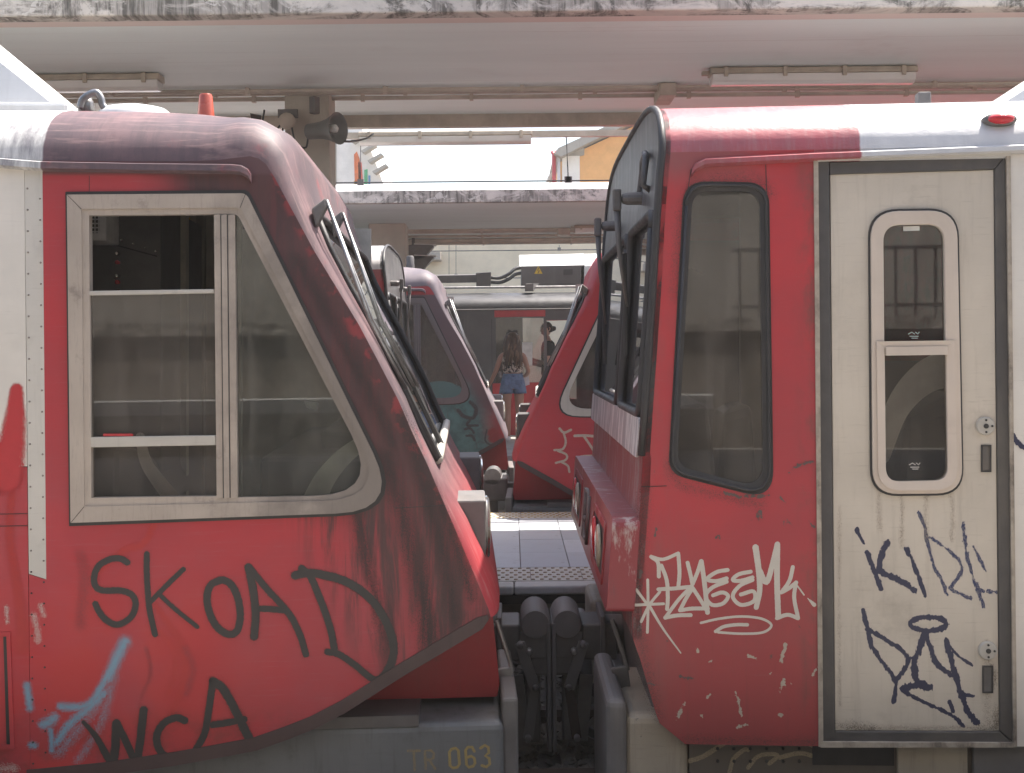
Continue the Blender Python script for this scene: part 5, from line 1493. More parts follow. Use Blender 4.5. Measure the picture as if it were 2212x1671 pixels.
tube_light('tube_light', at(-90, 195, 8.45).x, at(350, 190, 8.45).x, 8.45, SZ, 'long tube light on the soffit above the orange roof lamp')
tube_light('tube_light', at(775, 300, 11.0).x, at(1150, 290, 11.0).x, 11.0, 3.30, 'tube light hanging at the canopy back edge against the sky')

# ---- canopy over the far platform
CB = empty('platform_canopy', (0, 0, 0), 0)
tag(CB, 'smaller far canopy with stained white edge above the people', 'canopy')
MB().box(-18, 18, 15.85, 15.97, 3.25, 3.405).build('stained_fascia', M['fascia'], CB, bevel=.006)
MB().hexa([(-18, 15.86, 3.407), (18, 15.86, 3.407), (18, 20.2, 3.45), (-18, 20.2, 3.45), (-18, 16.4, 3.56), (18, 16.4, 3.56), (18, 20.1, 3.60), (-18, 20.1, 3.60)]).build('roof_membrane', M['roofbox'], CB)
MB().hexa([(-18, 15.98, 3.255), (18, 15.98, 3.255), (18, 20.2, 3.13), (-18, 20.2, 3.13), (-18, 15.98, 3.40), (18, 15.98, 3.40), (18, 20.2, 3.44), (-18, 20.2, 3.44)]).build('soffit_slab', M['soffit'], CB)
for y, r in ((18.6, .018), (18.85, .018), (19.35, .02), (19.8, .03), (20.0, .04)):
    conduit('conduit', -15, 15, y, 3.255 - (y - 15.98) * .0296 - r, r, CB, 1.4)
q = at(1217, 490, 18.7)
MB().box(q.x - .09, q.x + .09, 18.5, 18.9, 3.07, 3.17).build('junction_box', M['pipe'], CB, bevel=.01)
tube_light('tube_light', at(1240, 480, 18.3).x, at(1240, 480, 18.3).x + 1.5, 18.3, 3.185, 'short-looking tube light under the far canopy beside the flat-fronted train')
PB = MB().box(at(797, 600, 17.9).x, at(877, 600, 17.9).x, 17.9, 18.4, 0, 3.2).build('pillar', M['pillar'], None, bevel=.012)
tag(PB, 'shaded far pillar behind the grey-roofed train under the smaller canopy', 'pillar')
# flood lamps
def flood(px, py, label):
    r = empty('flood_lamp', at(px, py, 19.6))
    MB().plate(rp([(-.10, -.11), (-.10, .10), (.06, .12), (.34, .10), (.14, -.12)], .02, 3), [], -.12, .12).build('hood', M['blackmetal'], r, bevel=.01)
    MB().hexa([(.02, -.13, .115), (.36, -.13, .102), (.36, .13, .102), (.02, .13, .115), (.02, -.13, .13), (.36, -.13, .115), (.36, .13, .115), (.02, .13, .13)]).build('visor', M['sign'], r)
    MB().tube([(0, .0, -.1), (0, .0, .28)], .025, 8).build('stem', M['blackmetal'], r)
    tag(r, label, 'lamp', 'flood lamps under the far canopy')
flood(893, 546, 'upper black hooded flood lamp below the far canopy')
flood(893, 570, 'lower black hooded flood lamp below the far canopy')
q = at(925, 553, 25.6)
bx_ = MB().box(q.x - .14, q.x + .26, 25.55, 25.95, q.z - .1, q.z + .09).build('wall_box', M['pipe'], None, bevel=.02)
tag(bx_, 'small grey box on the cream wall beside the flood lamps', 'box')
# overhead wires with droppers
def wire(p0, p1, label, r=.006, drops=()):
    t = empty('overhead_wire', p0)
    o = Vector(p0)
    MB().tube([Vector((0, 0, 0)), Vector(p1) - o], r, 5).build('contact_wire', M['cable'], t)
    for d in drops:
        d0, d1 = Vector(d[0]) - o, Vector(d[1]) - o
        MB().tube([d0, d1], r * .6, 4).build('dropper', M['cable'], t)
        MB().box(d1.x - .03, d1.x + .03, d1.y - .02, d1.y + .02, d1.z - .01, d1.z + .05).build('clamp', M['blackmetal'], t)
    tag(t, label, 'wire')
YW = 12.4
a, b = at(-200, 404, YW), at(2400, 380, YW)
wire(a, b, 'thin overhead contact wire crossing the sky gap', .007, [(at(779, 300, YW), at(779, 399, YW)), (at(1224, 290, YW), at(1226, 393, YW)), (at(1222, 290, YW), at(1229, 393, YW))])
wire(at(-200, 553, 23.5), at(2400, 530, 23.5), 'overhead wire in front of the cream wall, upper', .010, [(at(1208, 530, 23.5), at(1208, 541, 23.5))])
wire(at(-200, 612, 23.5), at(2400, 590, 23.5), 'overhead wire in front of the cream wall, just above the dark train', .010, [(at(985, 530, 23.5), at(985, 598, 23.5)), (at(970, 530, 23.5), at(970, 600, 23.5))])
wl = MB().box(-30, 30, 26, 26.4, -.56, 4.3).build('boundary_wall', M['cream']); tag(wl, 'cream rendered wall behind the dark train', 'wall')

# ---- dark train
DT = empty('dark_grey_train', (0, 20.3, 0))
tag(DT, 'dark grey train with red panels and roof equipment behind the two people', 'train')
FD = Frame(0, 20.3, 0)
D = FD.loc
def dgrey(name):
    m = Mat(name)
    c = m.mix(m.step(m.noise(2, 5, .6), .3, .7), (.075, .072, .072), (.10, .096, .095))
    c = m.mix(m.mul(streaks(m, 8, 1, .5, .8), .4), c, (.15, .14, .135))
    m.base(c).rough(.4)
    return m.m
M['dgrey'] = dgrey('dark_grey_carbody')
M['dred'] = simple('red_carbody', (.50, .03, .04), .4, scale=3)
zt_, zb_ = D(1100, 668)[1], -.08
dh = [D(1181, 692), D(1275, 690), (D(1275, 690)[0], .02), (D(1181, 692)[0], .02)]
wh_ = [D(1071, 687), D(1174, 685), D(1176, 826), D(1071, 828)]
w3 = [D(946, 684), D(976, 684), D(976, 722), D(946, 722)]
MB().plate([(-9, zb_), (9, zb_), (9, zt_), (-9, zt_)], [dh, wh_, w3], 0, .06).build('side_panel', M['dgrey'], DT)
MB().plate([(-9, zb_), (9, zb_), (9, zt_), (-9, zt_)], [[(.2, .3), (2.2, .3), (2.2, 1.95), (.2, 1.95)], [(-2.6, .9), (-.4, .9), (-.4, 1.85), (-2.6, 1.85)]], 2.56, 2.62).build('far_side_panel', M['dgrey'], DT)
MB().plate(wh_, [], .02, .03).build('window_glass', M['glassd'], DT)
MB().plate(w3, [], .02, .03).build('window_glass', M['glassd'], DT)
MB().plate([D(1068, 671), D(1178, 668), D(1178, 684), D(1068, 686)], [], -.012, .03).build('red_band', M['dred'], DT)
MB().plate([D(1064, 829), D(1180, 826), (D(1180, 826)[0], zb_ + .03), (D(1064, 829)[0], zb_ + .03)], [], -.012, .03).build('red_panel', M['dred'], DT)
MB().plate([D(1182, 678), D(1275, 676), D(1275, 691), D(1182, 693)], [], .10, .14).build('door_header', M['dred'], DT)
MB().plate([D(1255, 692), D(1330, 690), (D(1330, 690)[0], .02), (D(1255, 692)[0], .02)], [], .07, .09).build('door_leaf', M['dred'], DT)
for x in (1000, 1062):
    MB().tube([(D(x, 690)[0], -.002, D(x, 690)[1]), (D(x, 690)[0], -.002, zb_ + .05)], .006, 4).build('panel_seam', M['black'], DT)
MB().tube([(-9, -.01, zt_ - .01), (9, -.01, zt_ - .01)], .014, 6).build('drip_rail', M['dgrey'], DT)
wf = MB().ring([D(943, 681), D(979, 681), D(979, 725), D(943, 725)], [D(946, 684), D(976, 684), D(976, 722), D(946, 722)], -.008, .02).build('window_frame', M['gasket'], DT)
MB().plate([D(972, 745), D(978, 745), D(978, 760), D(972, 760)], [], -.006, .0).build('door_button', M['green'], DT)
MB().plate([D(1128, 740), D(1150, 740), D(1150, 790), D(1128, 790)], [], .012, .018).build('posted_notice', M['sign'], DT)
ns = 20; V = []
for u in (-9, 9):
    for j in range(ns + 1):
        s = .5 - .5 * math.cos(math.pi * j / ns); qq = abs(2 * s - 1)
        V.append((u, 2.62 * s, zt_ + .30 * max(0, 1 - qq ** 4) ** .5))
mb = MB(); mb.add(V, [(j, j + 1, ns + 2 + j, ns + 1 + j) for j in range(ns)])
mb.build('roof', simple('dark_dusty_roof', (.06, .06, .066), .42), DT, smooth=True)
MB().box(-9, 9, .1, 2.5, .0, .04).build('floor', M['cabgrey'], DT)
w_ac = .75
def DQ(x, y, w_=w_ac): v = FD.loc(x, y, w_); return Vector((v[0], w_, v[1]))
ac = MB().hexa([DQ(1126, 617), DQ(1262, 615), DQ(1262, 615) + Vector((0, 1.2, 0)), DQ(1126, 617) + Vector((0, 1.2, 0)), DQ(1126, 576), DQ(1262, 574), DQ(1262, 574) + Vector((0, 1.2, .2)), DQ(1126, 576) + Vector((0, 1.2, .2))]).build('air_conditioner', M['dgrey'], DT)
a0, a1 = DQ(1122, 577), DQ(1264, 574)
MB().hexa([a0, a1, a1 + Vector((0, .35, .21)), a0 + Vector((.0, .35, .21)), a0 + Vector((0, .0, .01)), a1 + Vector((0, 0, .01)), a1 + Vector((0, .35, .225)), a0 + Vector((0, .35, .225))]).build('unit_lid', M['roofbox'], ac)  # white sheet puts the sunlit top of the dark unit into colour
a0, a1 = DQ(1255, 622), DQ(1420, 618)
ac2 = MB().hexa([a0, a1, a1 + Vector((0, 1.2, 0)), a0 + Vector((0, 1.2, 0)), DQ(1255, 575), DQ(1420, 572), DQ(1420, 572) + Vector((0, .4, .23)), DQ(1255, 575) + Vector((0, .4, .23))]).build('air_conditioner', M['roofbox'], DT)
gmb = MB()
for i in range(8):
    for j in range(5):
        p = DQ(1268, 573) + Vector((i * .045, .06 + j * .06, .012 + j * .0345 + .004))
        gmb.hexa([p, p + Vector((.028, 0, 0)), p + Vector((.028, .04, .023)), p + Vector((0, .04, .023)), p + Vector((0, 0, .006)), p + Vector((.028, 0, .006)), p + Vector((.028, .04, .029)), p + Vector((0, .04, .029))])
gmb.build('vent_slots', M['black'], ac2)
MB().plate([(v.x, v.z) for v in (DQ(1217, 595), DQ(1237, 594), DQ(1237, 582), DQ(1217, 583))], [], w_ac - .015, w_ac).build('vent_grille', M['black'], ac)
tri = [(v.x, v.z) for v in (DQ(1154, 592), DQ(1172, 592), DQ(1163, 575))]
MB().plate(tri, [], w_ac - .012, w_ac - .004).build('warning_triangle', M['yellow'], ac)
mb = MB(); mb.ribbon([(v.x, v.z) for v in (DQ(1164, 579), DQ(1161, 585), DQ(1165, 585), DQ(1162, 590.5))], .013, w_ac - .014, smooth=False); mb.build('lightning_symbol', M['black'], ac, recalc=False)
bx = MB().hexa([DQ(1029, 622, .6), DQ(1060, 621, .6), DQ(1060, 621, .9), DQ(1029, 622, .9), DQ(1028, 590, .6), DQ(1061, 588, .6), DQ(1061, 588, .9), DQ(1028, 590, .9)]).build('roof_junction_box', M['gasket'], DT, bevel=.01)
for k, (ya, yb) in enumerate(((600, 578), (610, 590))):
    MB().tube(catmull([DQ(1058, ya, .7), DQ(1080, ya + 1, .7), DQ(1100, (ya + yb) / 2 + 3, .7), DQ(1112, yb + 4, .75), DQ(1128, yb, .8)], 5), .03, 8).build('roof_cable', M['cable'], DT, smooth=True)
MB().hexa([DQ(850, 613, .7), DQ(1029, 611, .7), DQ(1029, 611, 1.1), DQ(850, 613, 1.1), DQ(850, 597, .7), DQ(1029, 594, .7), DQ(1029, 593, 1.1), DQ(850, 595, 1.1)]).build('roof_duct', M['gasket'], DT, bevel=.01)
MB().tube([DQ(800, 624, .45), DQ(1330, 619, .45)], .02, 6).build('roof_rail', M['steel'], DT)
MB().hexa([DQ(1134, 630, .35), DQ(1152, 630, .35), DQ(1152, 628, .6), DQ(1134, 628, .6), DQ(1134, 614, .35), DQ(1152, 613, .35), DQ(1165, 613, .6), DQ(1140, 613, .6)]).build('roof_bracket', M['darkgrey'], DT)

# ---- buildings beyond
M['orange'] = concrete('orange_render', (.78, .42, .16), (.66, .33, .11), .5, .8, 1, 1, .9, .4)
M['greypl'] = concrete('grey_plaster', (.36, .34, .31), (.24, .22, .2), .5, .8)
M['whitepl'] = concrete('white_plaster', (.78, .76, .74), (.66, .63, .6), .5, .8, 1, 1, .9, .4)
OB = empty('orange_house', at(1400, 760, 34))
oo = Vector(OB.location)
def OQ(x, y, Y=34.): return at(x, y, Y) - oo
def opl(name, pts, d0, d1, mat, par): 
    return MB().plate([(OQ(*p).x, OQ(*p).z) for p in pts], [], d0, d1).build(name, mat, par)
opl('gable_wall', [(1208, 780), (1208, 352), (1262, 322), (1420, 250), (1700, 250), (1700, 780)], 0, 8, M['orange'], OB)
opl('roof', [(1195, 338), (1205, 326), (1262, 300), (1420, 228), (1424, 242), (1264, 318), (1212, 345)], -.5, 8.3, M['greypl'], OB)
opl('corner_pilaster', [(1214, 780), (1214, 338), (1252, 338), (1254, 780)], -.06, .0, M['whitepl'], OB)
opl('grey_frieze', [(1214, 350), (1214, 342), (1262, 316), (1262, 336), (1254, 338)], -.03, .0, M['greypl'], OB)
dp = OQ(1207, 500); t_ = OQ(1206, 332)
MB().tube([(dp.x, -.12, -3), (t_.x, -.12, t_.z)], .045, 10).build('white_downpipe', M['whitepl'], OB, smooth=True)
dp = OQ(1197, 500); t_ = OQ(1196, 338)
MB().tube([(dp.x, -.16, -3), (t_.x, -.16, t_.z), (t_.x - .03, -.1, t_.z + .08), (t_.x + .08, .1, t_.z + .12)], .055, 10).build('red_pipe', M['dred'], OB, smooth=True)
opl('sloping_parapet', [(1174, 402), (1190, 350), (1201, 336), (1201, 346), (1193, 362), (1182, 402), (1182, 780), (1174, 780)], 3, 3.4, M['whitepl'], OB)
tag(OB, 'orange rendered house with grey sloping roof and red pipe beyond the canopies', 'building')
WB = empty('white_building', at(740, 760, 36))
wo_ = Vector(WB.location)
def wpl(name, pts, d0, d1, mat, par=WB):
    return MB().plate([((at(*p, 36) - wo_).x, (at(*p, 36) - wo_).z) for p in pts], [], d0, d1).build(name, mat, par)
wpl('facade', [(520, 780), (520, 200), (752, 215), (792, 300), (830, 402), (835, 780)], 0, 6, M['whitepl'])
wpl('side_strip', [(716, 780), (716, 280), (727, 280), (727, 780)], -.05, 0, M['greypl'])
for nm, pts, mat in (('orange_mural_stroke', [(767, 412), (765, 335), (771, 328), (777, 345), (780, 412)], simple('mural_orange', (.75, .16, .03), .6)), ('red_mural_stroke', [(775, 408), (774, 350), (781, 352), (785, 408)], simple('mural_red', (.70, .08, .04), .6)), ('green_mural_stroke', [(787, 402), (787, 368), (794, 366), (794, 402)], simple('mural_green', (.06, .42, .20), .6)), ('yellow_mural_stroke', [(765, 412), (765, 392), (772, 392), (772, 412)], M['yellow']), ('blue_mural_stroke', [(796, 402), (796, 380), (800, 380), (800, 402)], simple('mural_blue', (.08, .25, .5), .6))):
    wpl(nm, pts, -.03, 0, mat)
for cx_, cy_ in ((778, 302), (800, 324), (814, 345), (824, 368)):
    wpl('sunshade_fin', [(cx_ - 16, cy_ + 8), (cx_ + 12, cy_ - 8), (cx_ + 17, cy_ - 4), (cx_ - 10, cy_ + 12)], -.5, -.05, M['greypl'])
tag(WB, 'bleached white building with colourful mural and slanted fins left of the sky gap', 'building')

# ---- things behind the camera that the glass reflects
NC = empty('platform_canopy', (0, 0, 0))
MB().box(-16, 16, -7, 1.5, 3.3, 3.6).build('soffit_slab', M['soffit'], NC)  # reach extended towards the trains to cut bounce from the sunlit floor
MB().box(-16, 16, 1.5, 1.62, 3.25, 3.75).build('stained_fascia', M['fascia'], NC)
tag(NC, 'canopy over the camera-side platform, seen only as a reflection and carried forward to shade its floor', 'canopy')
RW = empty('retaining_wall', (0, -8.3, 0))
MB().box(-16, 16, -.3, 0, 0, 1.6).build('wall_face', M['wallc'], RW)
MB().box(-16, 16, -.35, .1, 1.6, 1.78).build('coping', M['fascia'], RW)
MB().box(-16, 16, -3.2, -3, 0, 5.5).build('back_wall', M['pillar'], RW)
MB().box(-16, 1.2, .02, .5, .56, .74).build('reflection_ledge', M['whitepl'], RW)  # ledge added so the left panes reflect a pale band
MB().box(-16, 1.2, .02, .3, .0, .56).build('reflection_ledge_base', M['wallc'], RW)  # made-up support under the reflected ledge
b0 = MB().box(-.02, .02, -.12, -.08, 1.78, 2.7).build('fence_bar', M['blackmetal'], RW)
b0.location = (1.6, 0, 0)
for k in range(1, 12):
    o = copy_of(b0, RW); o.location = (1.6 + k * .26, 0, 0)
for z in (1.9, 2.68):
    MB().box(1.5, 4.6, -.13, -.07, z, z + .05).build('fence_rail', M['blackmetal'], RW)
tag(RW, 'wall with railing behind the photographer, seen only as a reflection', 'wall')

# ================================================================== people
def skin_mat(name, col):
    m = Mat(name)
    m.base(m.mix(m.noise(9, 3), tuple(c * .85 for c in col), col)).rough(.5)
    return m.m
M['skin'] = skin_mat('tanned_skin', (.42, .22, .14))
M['skin2'] = skin_mat('fair_skin', (.55, .33, .25))
M['denim'] = simple('blue_denim', (.15, .22, .34), .8, scale=25, var=.35)
M['hair'] = simple('brown_hair', (.09, .045, .025), .5, scale=40, var=.5)
M['hairl'] = simple('light_brown_hair', (.20, .11, .055), .5, scale=40, var=.4)
M['hair2'] = simple('dark_hair', (.035, .02, .018), .5, scale=40, var=.4)
M['tee'] = simple('black_tshirt', (.018, .018, .02), .8)
mt = Mat('brown_cream_print')
nz = mt.noise(16, 4, .6, None, 1.5)
mt.base(mt.mix(mt.step(nz, .46, .52), mt.mix(mt.step(mt.noise(9, 3), .45, .55), (.06, .03, .02), (.02, .018, .02)), (.55, .45, .36))).rough(.8)
M['print'] = mt.m
def skinned(name, V, E, R, mat, parent, root=0, sub=2):
    me = bpy.data.meshes.new(name); me.from_pydata(V, E, []); me.materials.append(mat)
    o = link(name, me, parent)
    sk = o.modifiers.new('skin', 'SKIN'); sk.use_smooth_shade = True
    for i, d in enumerate(me.skin_vertices[0].data):
        r = R[i]; d.radius = r if isinstance(r, tuple) else (r, r)
        d.use_root = (i == root)
    ss = o.modifiers.new('sub', 'SUBSURF'); ss.levels = sub; ss.render_levels = sub
    return o
def hand(parent, mat, wr, tip, nrm, side):
    wr, tip = Vector(wr), Vector(tip); d = (tip - wr).normalized(); n_ = Vector(nrm).normalized(); s_ = d.cross(n_).normalized() * side
    mb = MB()
    mb.tube([wr - d * .02, wr + d * .03, wr + d * .075, wr + d * .09], [.022, .032, .034, .026], 8)
    for k, (o_, ln) in enumerate(((-.026, .055), (-.009, .07), (.009, .074), (.025, .064))):
        b0 = wr + d * .085 + s_ * o_
        mb.tube([b0 - d * .02, b0 + d * ln * .5 + n_ * .006, b0 + d * ln + n_ * .022], [.0095, .009, .007], 6)
    t0_ = wr + d * .035 + s_ * .032
    mb.tube([t0_ - s_ * .012, t0_ + s_ * .02 + d * .025, t0_ + s_ * .024 + d * .058], [.011, .010, .008], 6)
    return mb.build('hand', mat, parent, smooth=True)
def shell(name, rings, mat, parent, n=22, thick=True):
    V, Fc = [], []
    for (x, y, z, rx, ry) in rings:
        for k in range(n):
            t = 2 * math.pi * k / n
            V.append((x + rx * math.cos(t), y + ry * math.sin(t), z))
    for i in range(len(rings) - 1):
        for k in range(n):
            Fc.append((i * n + k, i * n + (k + 1) % n, (i + 1) * n + (k + 1) % n, (i + 1) * n + k))
    mb = MB(); mb.add(V, Fc)
    o = mb.build(name, mat, parent, smooth=True)
    return o
# woman on the far platform, back to the camera
YP = 18.8
f0 = at(1109, 946, YP)
PW = empty('person', (f0.x, YP, 0), .08)
V = [(0, 0, .88), (0, .01, 1.0), (0, -.005, 1.15), (0, 0, 1.27), (0, .005, 1.36), (0, .02, 1.44), (0, .02, 1.53), (0, .015, 1.585),
     (-.085, 0, .82), (-.095, -.005, .64), (-.085, .01, .45), (-.085, -.02, .30), (-.08, -.01, .09), (-.085, .10, .035),
     (.085, 0, .82), (.095, -.005, .64), (.088, .01, .45), (.095, -.02, .30), (.095, -.01, .09), (.105, .10, .035),
     (-.10, 0, 1.31), (-.165, 0, 1.29), (-.215, .0, 1.17), (-.255, .01, 1.05), (-.31, .05, .93), (-.365, .10, .82),
     (.10, 0, 1.31), (.165, 0, 1.29), (.20, -.02, 1.17), (.235, -.03, 1.05), (.215, .09, .99), (.185, .20, .97)]
E = [(0, 1), (1, 2), (2, 3), (3, 4), (4, 5), (5, 6), (6, 7), (0, 8), (8, 9), (9, 10), (10, 11), (11, 12), (12, 13), (0, 14), (14, 15), (15, 16), (16, 17), (17, 18), (18, 19),
     (3, 20), (20, 21), (21, 22), (22, 23), (23, 24), (24, 25), (3, 26), (26, 27), (27, 28), (28, 29), (29, 30), (30, 31)]
R_ = [(.15, .11), (.125, .095), (.13, .095), (.12, .085), (.05, .05), (.065, .07), (.082, .092), (.05, .06),
      .09, .078, .055, .055, .036, (.03, .035), .09, .078, .055, .055, .036, (.03, .035),
      .055, .048, .042, .037, .033, .024, .055, .048, .042, .037, .033, .024]
skinned('body', V, E, R_, M['skin'], PW)
hand(PW, M['skin'], (-.365, .10, .82), (-.44, .13, .74), (0, 1, 0), 1)
hand(PW, M['skin'], (.185, .20, .97), (.12, .28, .97), (0, 0, 1), 1)
shell('crop_top', [(0, 0, 1.03, .150, .112), (0, 0, 1.06, .152, .115), (0, -.002, 1.14, .156, .118), (0, 0, 1.22, .165, .116), (0, 0, 1.29, .165, .10), (0, 0, 1.335, .12, .085), (0, .005, 1.35, .075, .07)], M['print'], PW)
sh = shell('shorts', [(0, .0, 1.015, .145, .112), (0, 0, .97, .158, .122), (0, 0, .90, .178, .135), (0, 0, .84, .188, .138), (0, 0, .79, .19, .13)], M['denim'], PW)
for sx in (-1, 1):
    shell('shorts_leg', [(sx * .055, 0, .90, .11, .125), (sx * .088, 0, .82, .106, .122), (sx * .098, 0, .75, .106, .115), (sx * .102, 0, .715, .109, .114), (sx * .1, 0, .72, .098, .10)], M['denim'], PW)
    MB().plate([(sx * .09 - .045, .925), (sx * .09 + .045, .925), (sx * .09 + .045, .855), (sx * .09, .84), (sx * .09 - .045, .855)], [], -.147, -.132).build('back_pocket', M['denim'], PW, bevel=.004)
MB().tube([(-.14, -.06, 1.0), (0, -.122, .985), (.14, -.06, 1.0)], .012, 6).build('waistband', M['denim'], PW, smooth=True)
hr = random.Random(5)
mb = MB(); mb2 = MB()
mb.lathe([(.03, .115), (.075, .085), (.098, .04), (.102, -.01), (.098, -.06), (.09, -.10)], (0, .0, 1.525), 'Z', 18)
for k in range(70):
    a = hr.uniform(-.2, math.pi + .2)
    x0, y0 = .098 * math.cos(a), -.09 * math.sin(a) + .01
    z0 = 1.55 + hr.uniform(-.04, .04)
    ln = hr.uniform(.30, .46)
    ph = hr.uniform(0, 6)
    pts = [(x0, y0, z0)]
    for t in range(1, 7):
        f = t / 6
        pts.append((x0 * (1 + .25 * f) + .016 * math.sin(ph + 5 * f), y0 - .05 * f + .014 * math.cos(ph + 6 * f) - .035 * math.sin(math.pi * f), z0 - ln * f))
    (mb if k % 3 else mb2).tube(pts, [.016, .019, .019, .018, .016, .012, .005], 5)
mb.build('hair', M['hair'], PW, smooth=True); mb2.build('hair_highlights', M['hairl'], PW, smooth=True)
sg_ = MB().tube([(-.085, .06, 1.62), (-.05, .0, 1.645), (.05, 0, 1.645), (.085, .06, 1.62)], .012, 6)
sg_.box(-.075, -.012, -.015, .01, 1.64, 1.672); sg_.box(.012, .075, -.015, .01, 1.64, 1.672)
for sx in (-1, 1):
    MB().box(sx * .09 - .045, sx * .09 + .045, -.08, .17, 0, .075).build('sneaker', M['sign'], PW, bevel=.025, seg=3)
tag(PW, 'person with long brown hair, printed crop top and denim shorts, back to the camera', 'person')
sgo = sg_.build('sunglasses', M['black'], None, smooth=False)
sgo.location = PW.location; sgo.rotation_euler = PW.rotation_euler
tag(sgo, 'dark sunglasses pushed up on the long brown hair', 'sunglasses')
pp = MB().plate([(.15, .80), (.27, .84), (.25, 1.02), (.16, 1.0)], [], .17, .175).build('paper_sheet', M['sign'])
pp.location = PW.location; pp.rotation_euler = PW.rotation_euler
tag(pp, 'white paper held at the hip of the person in denim shorts', 'paper')

# person in the open doorway of the dark train, turned to the left
p2 = at(1186, 900, 20.62)
P2 = empty('person', (p2.x, 20.62, .045), 0)
V = [(0, 0, .93), (.0, 0, 1.06), (0, 0, 1.22), (0, 0, 1.38), (-.01, 0, 1.49), (-.02, 0, 1.56),
     (0, -.09, .88), (0, -.10, .48), (0, -.10, .09), (-.13, -.10, .04), (0, .09, .88), (0.02, .10, .48), (.02, .10, .09), (-.11, .10, .04),
     (0, -.12, 1.42), (0, -.19, 1.39), (-.01, -.23, 1.12), (-.10, -.22, 1.11), (-.22, -.17, 1.15),
     (0, .12, 1.42), (0, .19, 1.39), (.02, .23, 1.12), (-.10, .20, 1.05), (-.20, .14, 1.08)]
E = [(0, 1), (1, 2), (2, 3), (3, 4), (4, 5), (0, 6), (6, 7), (7, 8), (8, 9), (0, 10), (10, 11), (11, 12), (12, 13), (3, 14), (14, 15), (15, 16), (16, 17), (17, 18), (3, 19), (19, 20), (20, 21), (21, 22), (22, 23)]
R_ = [(.10, .15), (.09, .13), (.095, .14), (.09, .12), .052, .05, .09, .06, .04, (.035, .04), .09, .06, .04, (.035, .04), .06, .055, .042, .036, .026, .06, .055, .042, .036, .026]
skinned('body', V, E, R_, M['skin2'], P2)
# head turned left and slightly towards the camera
hm = MB()
n1, n2 = 20, 16
HV, HF = [], []
for i in range(n2 + 1):
    th = math.pi * i / n2
    for k in range(n1):
        ph = 2 * math.pi * k / n1
        x, y, z = math.sin(th) * math.cos(ph), math.sin(th) * math.sin(ph), math.cos(th)
        fx = max(0, x)
        jaw = 1 - .22 * max(0, -z) ** 1.3
        px_, py_, pz_ = x * .098 * (jaw if x < .2 else jaw + .05), y * .078 * jaw, z * .118
        if fx > .9 and abs(y) < .22: px_ += .024 * max(0, 1 - abs(pz_ + .008) / .035) * (1 - abs(y) / .22)
        if fx > .7 and abs(pz_ - .025) < .018 and .2 < abs(y) < .55: px_ -= .008
        if fx > .8 and abs(pz_ + .058) < .012 and abs(y) < .3: px_ += .004
        HV.append((px_, py_, pz_))
for i in range(n2):
    for k in range(n1):
        HF.append((i * n1 + k, i * n1 + (k + 1) % n1, (i + 1) * n1 + (k + 1) % n1, (i + 1) * n1 + k))
hang = math.radians(180 + 28)
HT = lambda v: Vector((-.03 + math.cos(hang) * v.x - math.sin(hang) * v.y, math.sin(hang) * v.x + math.cos(hang) * v.y, 1.655 + v.z - .10 * v.x))
hm = MB(HT); hm.add(HV, HF)
hd = hm.build('head', M['skin2'], P2, smooth=True)
for sy in (-1, 1):
    MB(HT).lathe([(.001, -.006), (.009, -.004), (.011, .0), (.006, .005)], (.086, sy * .030, .022), 'X', 8).build('eye', M['black'], hd, smooth=True)
    MB(HT).tube([(.092, sy * .018, .042), (.088, sy * .034, .046), (.074, sy * .05, .040)], .0045, 5).build('eyebrow', M['hair2'], hd)
    MB(HT).tube([(-.005, sy * .078, .03), (-.02, sy * .088, .02), (-.015, sy * .086, -.01), (.0, sy * .077, -.025)], .010, 6).build('ear', M['skin2'], hd, smooth=True)
MB(HT).tube([(.088, -.022, -.055), (.095, 0, -.053), (.088, .022, -.055)], .006, 6).build('mouth', simple('lips', (.36, .13, .11), .5), hd, smooth=True)
hc = MB(HT)
for i in range(n2 // 2 + 3):
    pass
HVc, HFc = [], []
for i in range(11):
    th = math.pi * i / 16
    for k in range(n1):
        ph = 2 * math.pi * k / n1
        x, y, z = math.sin(th) * math.cos(ph), math.sin(th) * math.sin(ph), math.cos(th)
        lim = .45 if x > 0.1 else -.9
        zz = max(z, lim + .25 * abs(y) * (-1 if x > .1 else 0))
        HVc.append((x * .108 - .006, y * .087, zz * .130))
for i in range(10):
    for k in range(n1):
        HFc.append((i * n1 + k, i * n1 + (k + 1) % n1, (i + 1) * n1 + (k + 1) % n1, (i + 1) * n1 + k))
hc.add(HVc, HFc); hc.build('hair', M['hair2'], P2, smooth=True)
MB(HT).lathe([(.002, -.05), (.035, -.04), (.045, .0), (.035, .035), (.003, .045)], (-.125, 0, .0), 'X', 12).build('hair_bun', M['hair2'], P2, smooth=True)
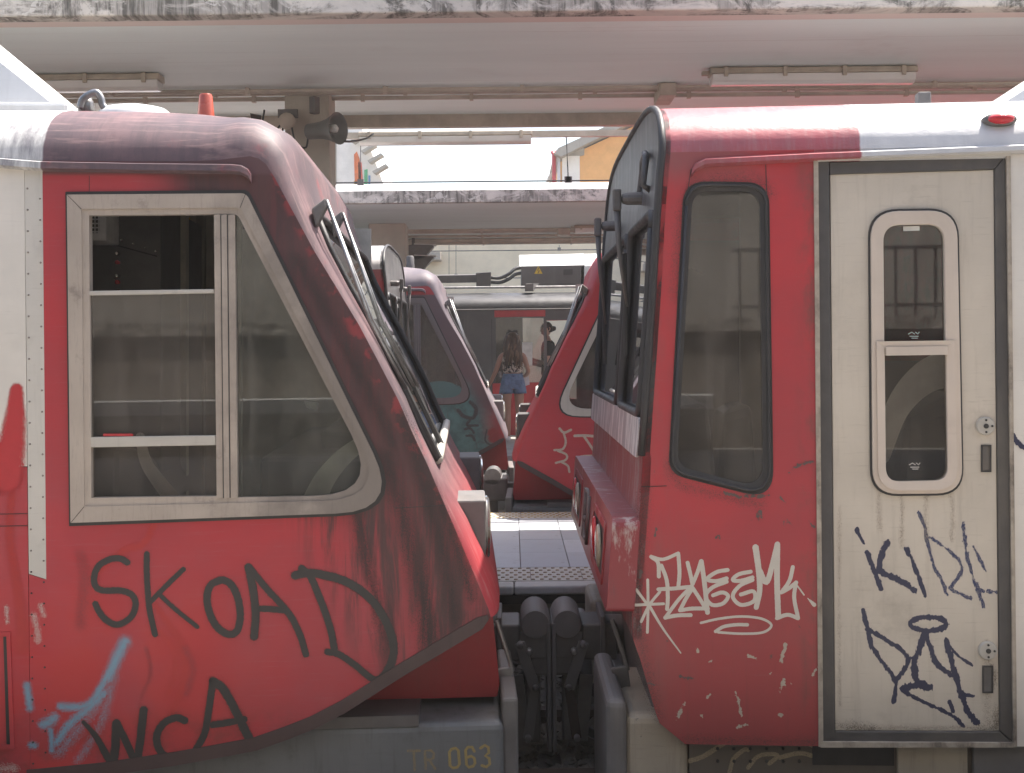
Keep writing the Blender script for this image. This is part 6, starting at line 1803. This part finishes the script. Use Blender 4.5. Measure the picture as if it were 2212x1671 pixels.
shell('tshirt', [(0, 0, .92, .125, .185), (0, 0, 1.06, .115, .168), (0, 0, 1.22, .12, .175), (0, 0, 1.36, .118, .18), (0, 0, 1.435, .10, .15), (-.005, 0, 1.475, .065, .075)], M['tee'], P2)
for sy in (-1, 1):
    MB().tube([(0, sy * .14, 1.42), (0, sy * .20, 1.38), (.0, sy * .225, 1.27), (.0, sy * .232, 1.22)], [.06, .07, .062, .064], 12).build('sleeve', M['tee'], P2, smooth=True)
    shell('trouser_leg', [(0, sy * .08, .96, .12, .11), (0, sy * .09, .85, .105, .10), (0, sy * .1, .5, .075, .075), (0, sy * .1, .10, .06, .06), (0, sy * .1, .06, .06, .06)], M['tee'], P2)
    MB().box(-.16, .07, sy * .1 - .045, sy * .1 + .045, 0, .075).build('shoe', M['sign'], P2, bevel=.025, seg=3)
hand(P2, M['skin2'], (-.22, -.17, 1.15), (-.31, -.13, 1.17), (0, 0, 1), -1)
hand(P2, M['skin2'], (-.20, .14, 1.08), (-.29, .08, 1.10), (0, 0, 1), 1)
tag(P2, 'person in a black T-shirt standing in the open train doorway holding a phone', 'person')
ph = MB().box(-.33, -.27, -.19, -.10, 1.225, 1.237).build('phone', M['black'], None, bevel=.004)
ph.location = P2.location
tag(ph, 'dark phone in the hand of the person in the train doorway', 'phone')

# ================================================================== thin volume added to lift the darks like lens veil
hz = MB().box(-62, 62, -62, 62, -1.6, 9.5).build('glare_veil', None)
hm_ = bpy.data.materials.new('pale_glare_veil'); hm_.use_nodes = True
hm_.node_tree.nodes.clear()
ho = hm_.node_tree.nodes.new('ShaderNodeOutputMaterial')
hv = hm_.node_tree.nodes.new('ShaderNodeVolumePrincipled')
hv.inputs['Color'].default_value = (.96, .92, .88, 1)
hv.inputs['Density'].default_value = .0024
hv.inputs['Anisotropy'].default_value = .2
hm_.node_tree.links.new(hv.outputs[0], ho.inputs['Volume'])
hz.data.materials.clear(); hz.data.materials.append(hm_)
tag(hz, 'thin volume added to veil the darks in place of lens glare', 'glare_veil', kind='stuff')
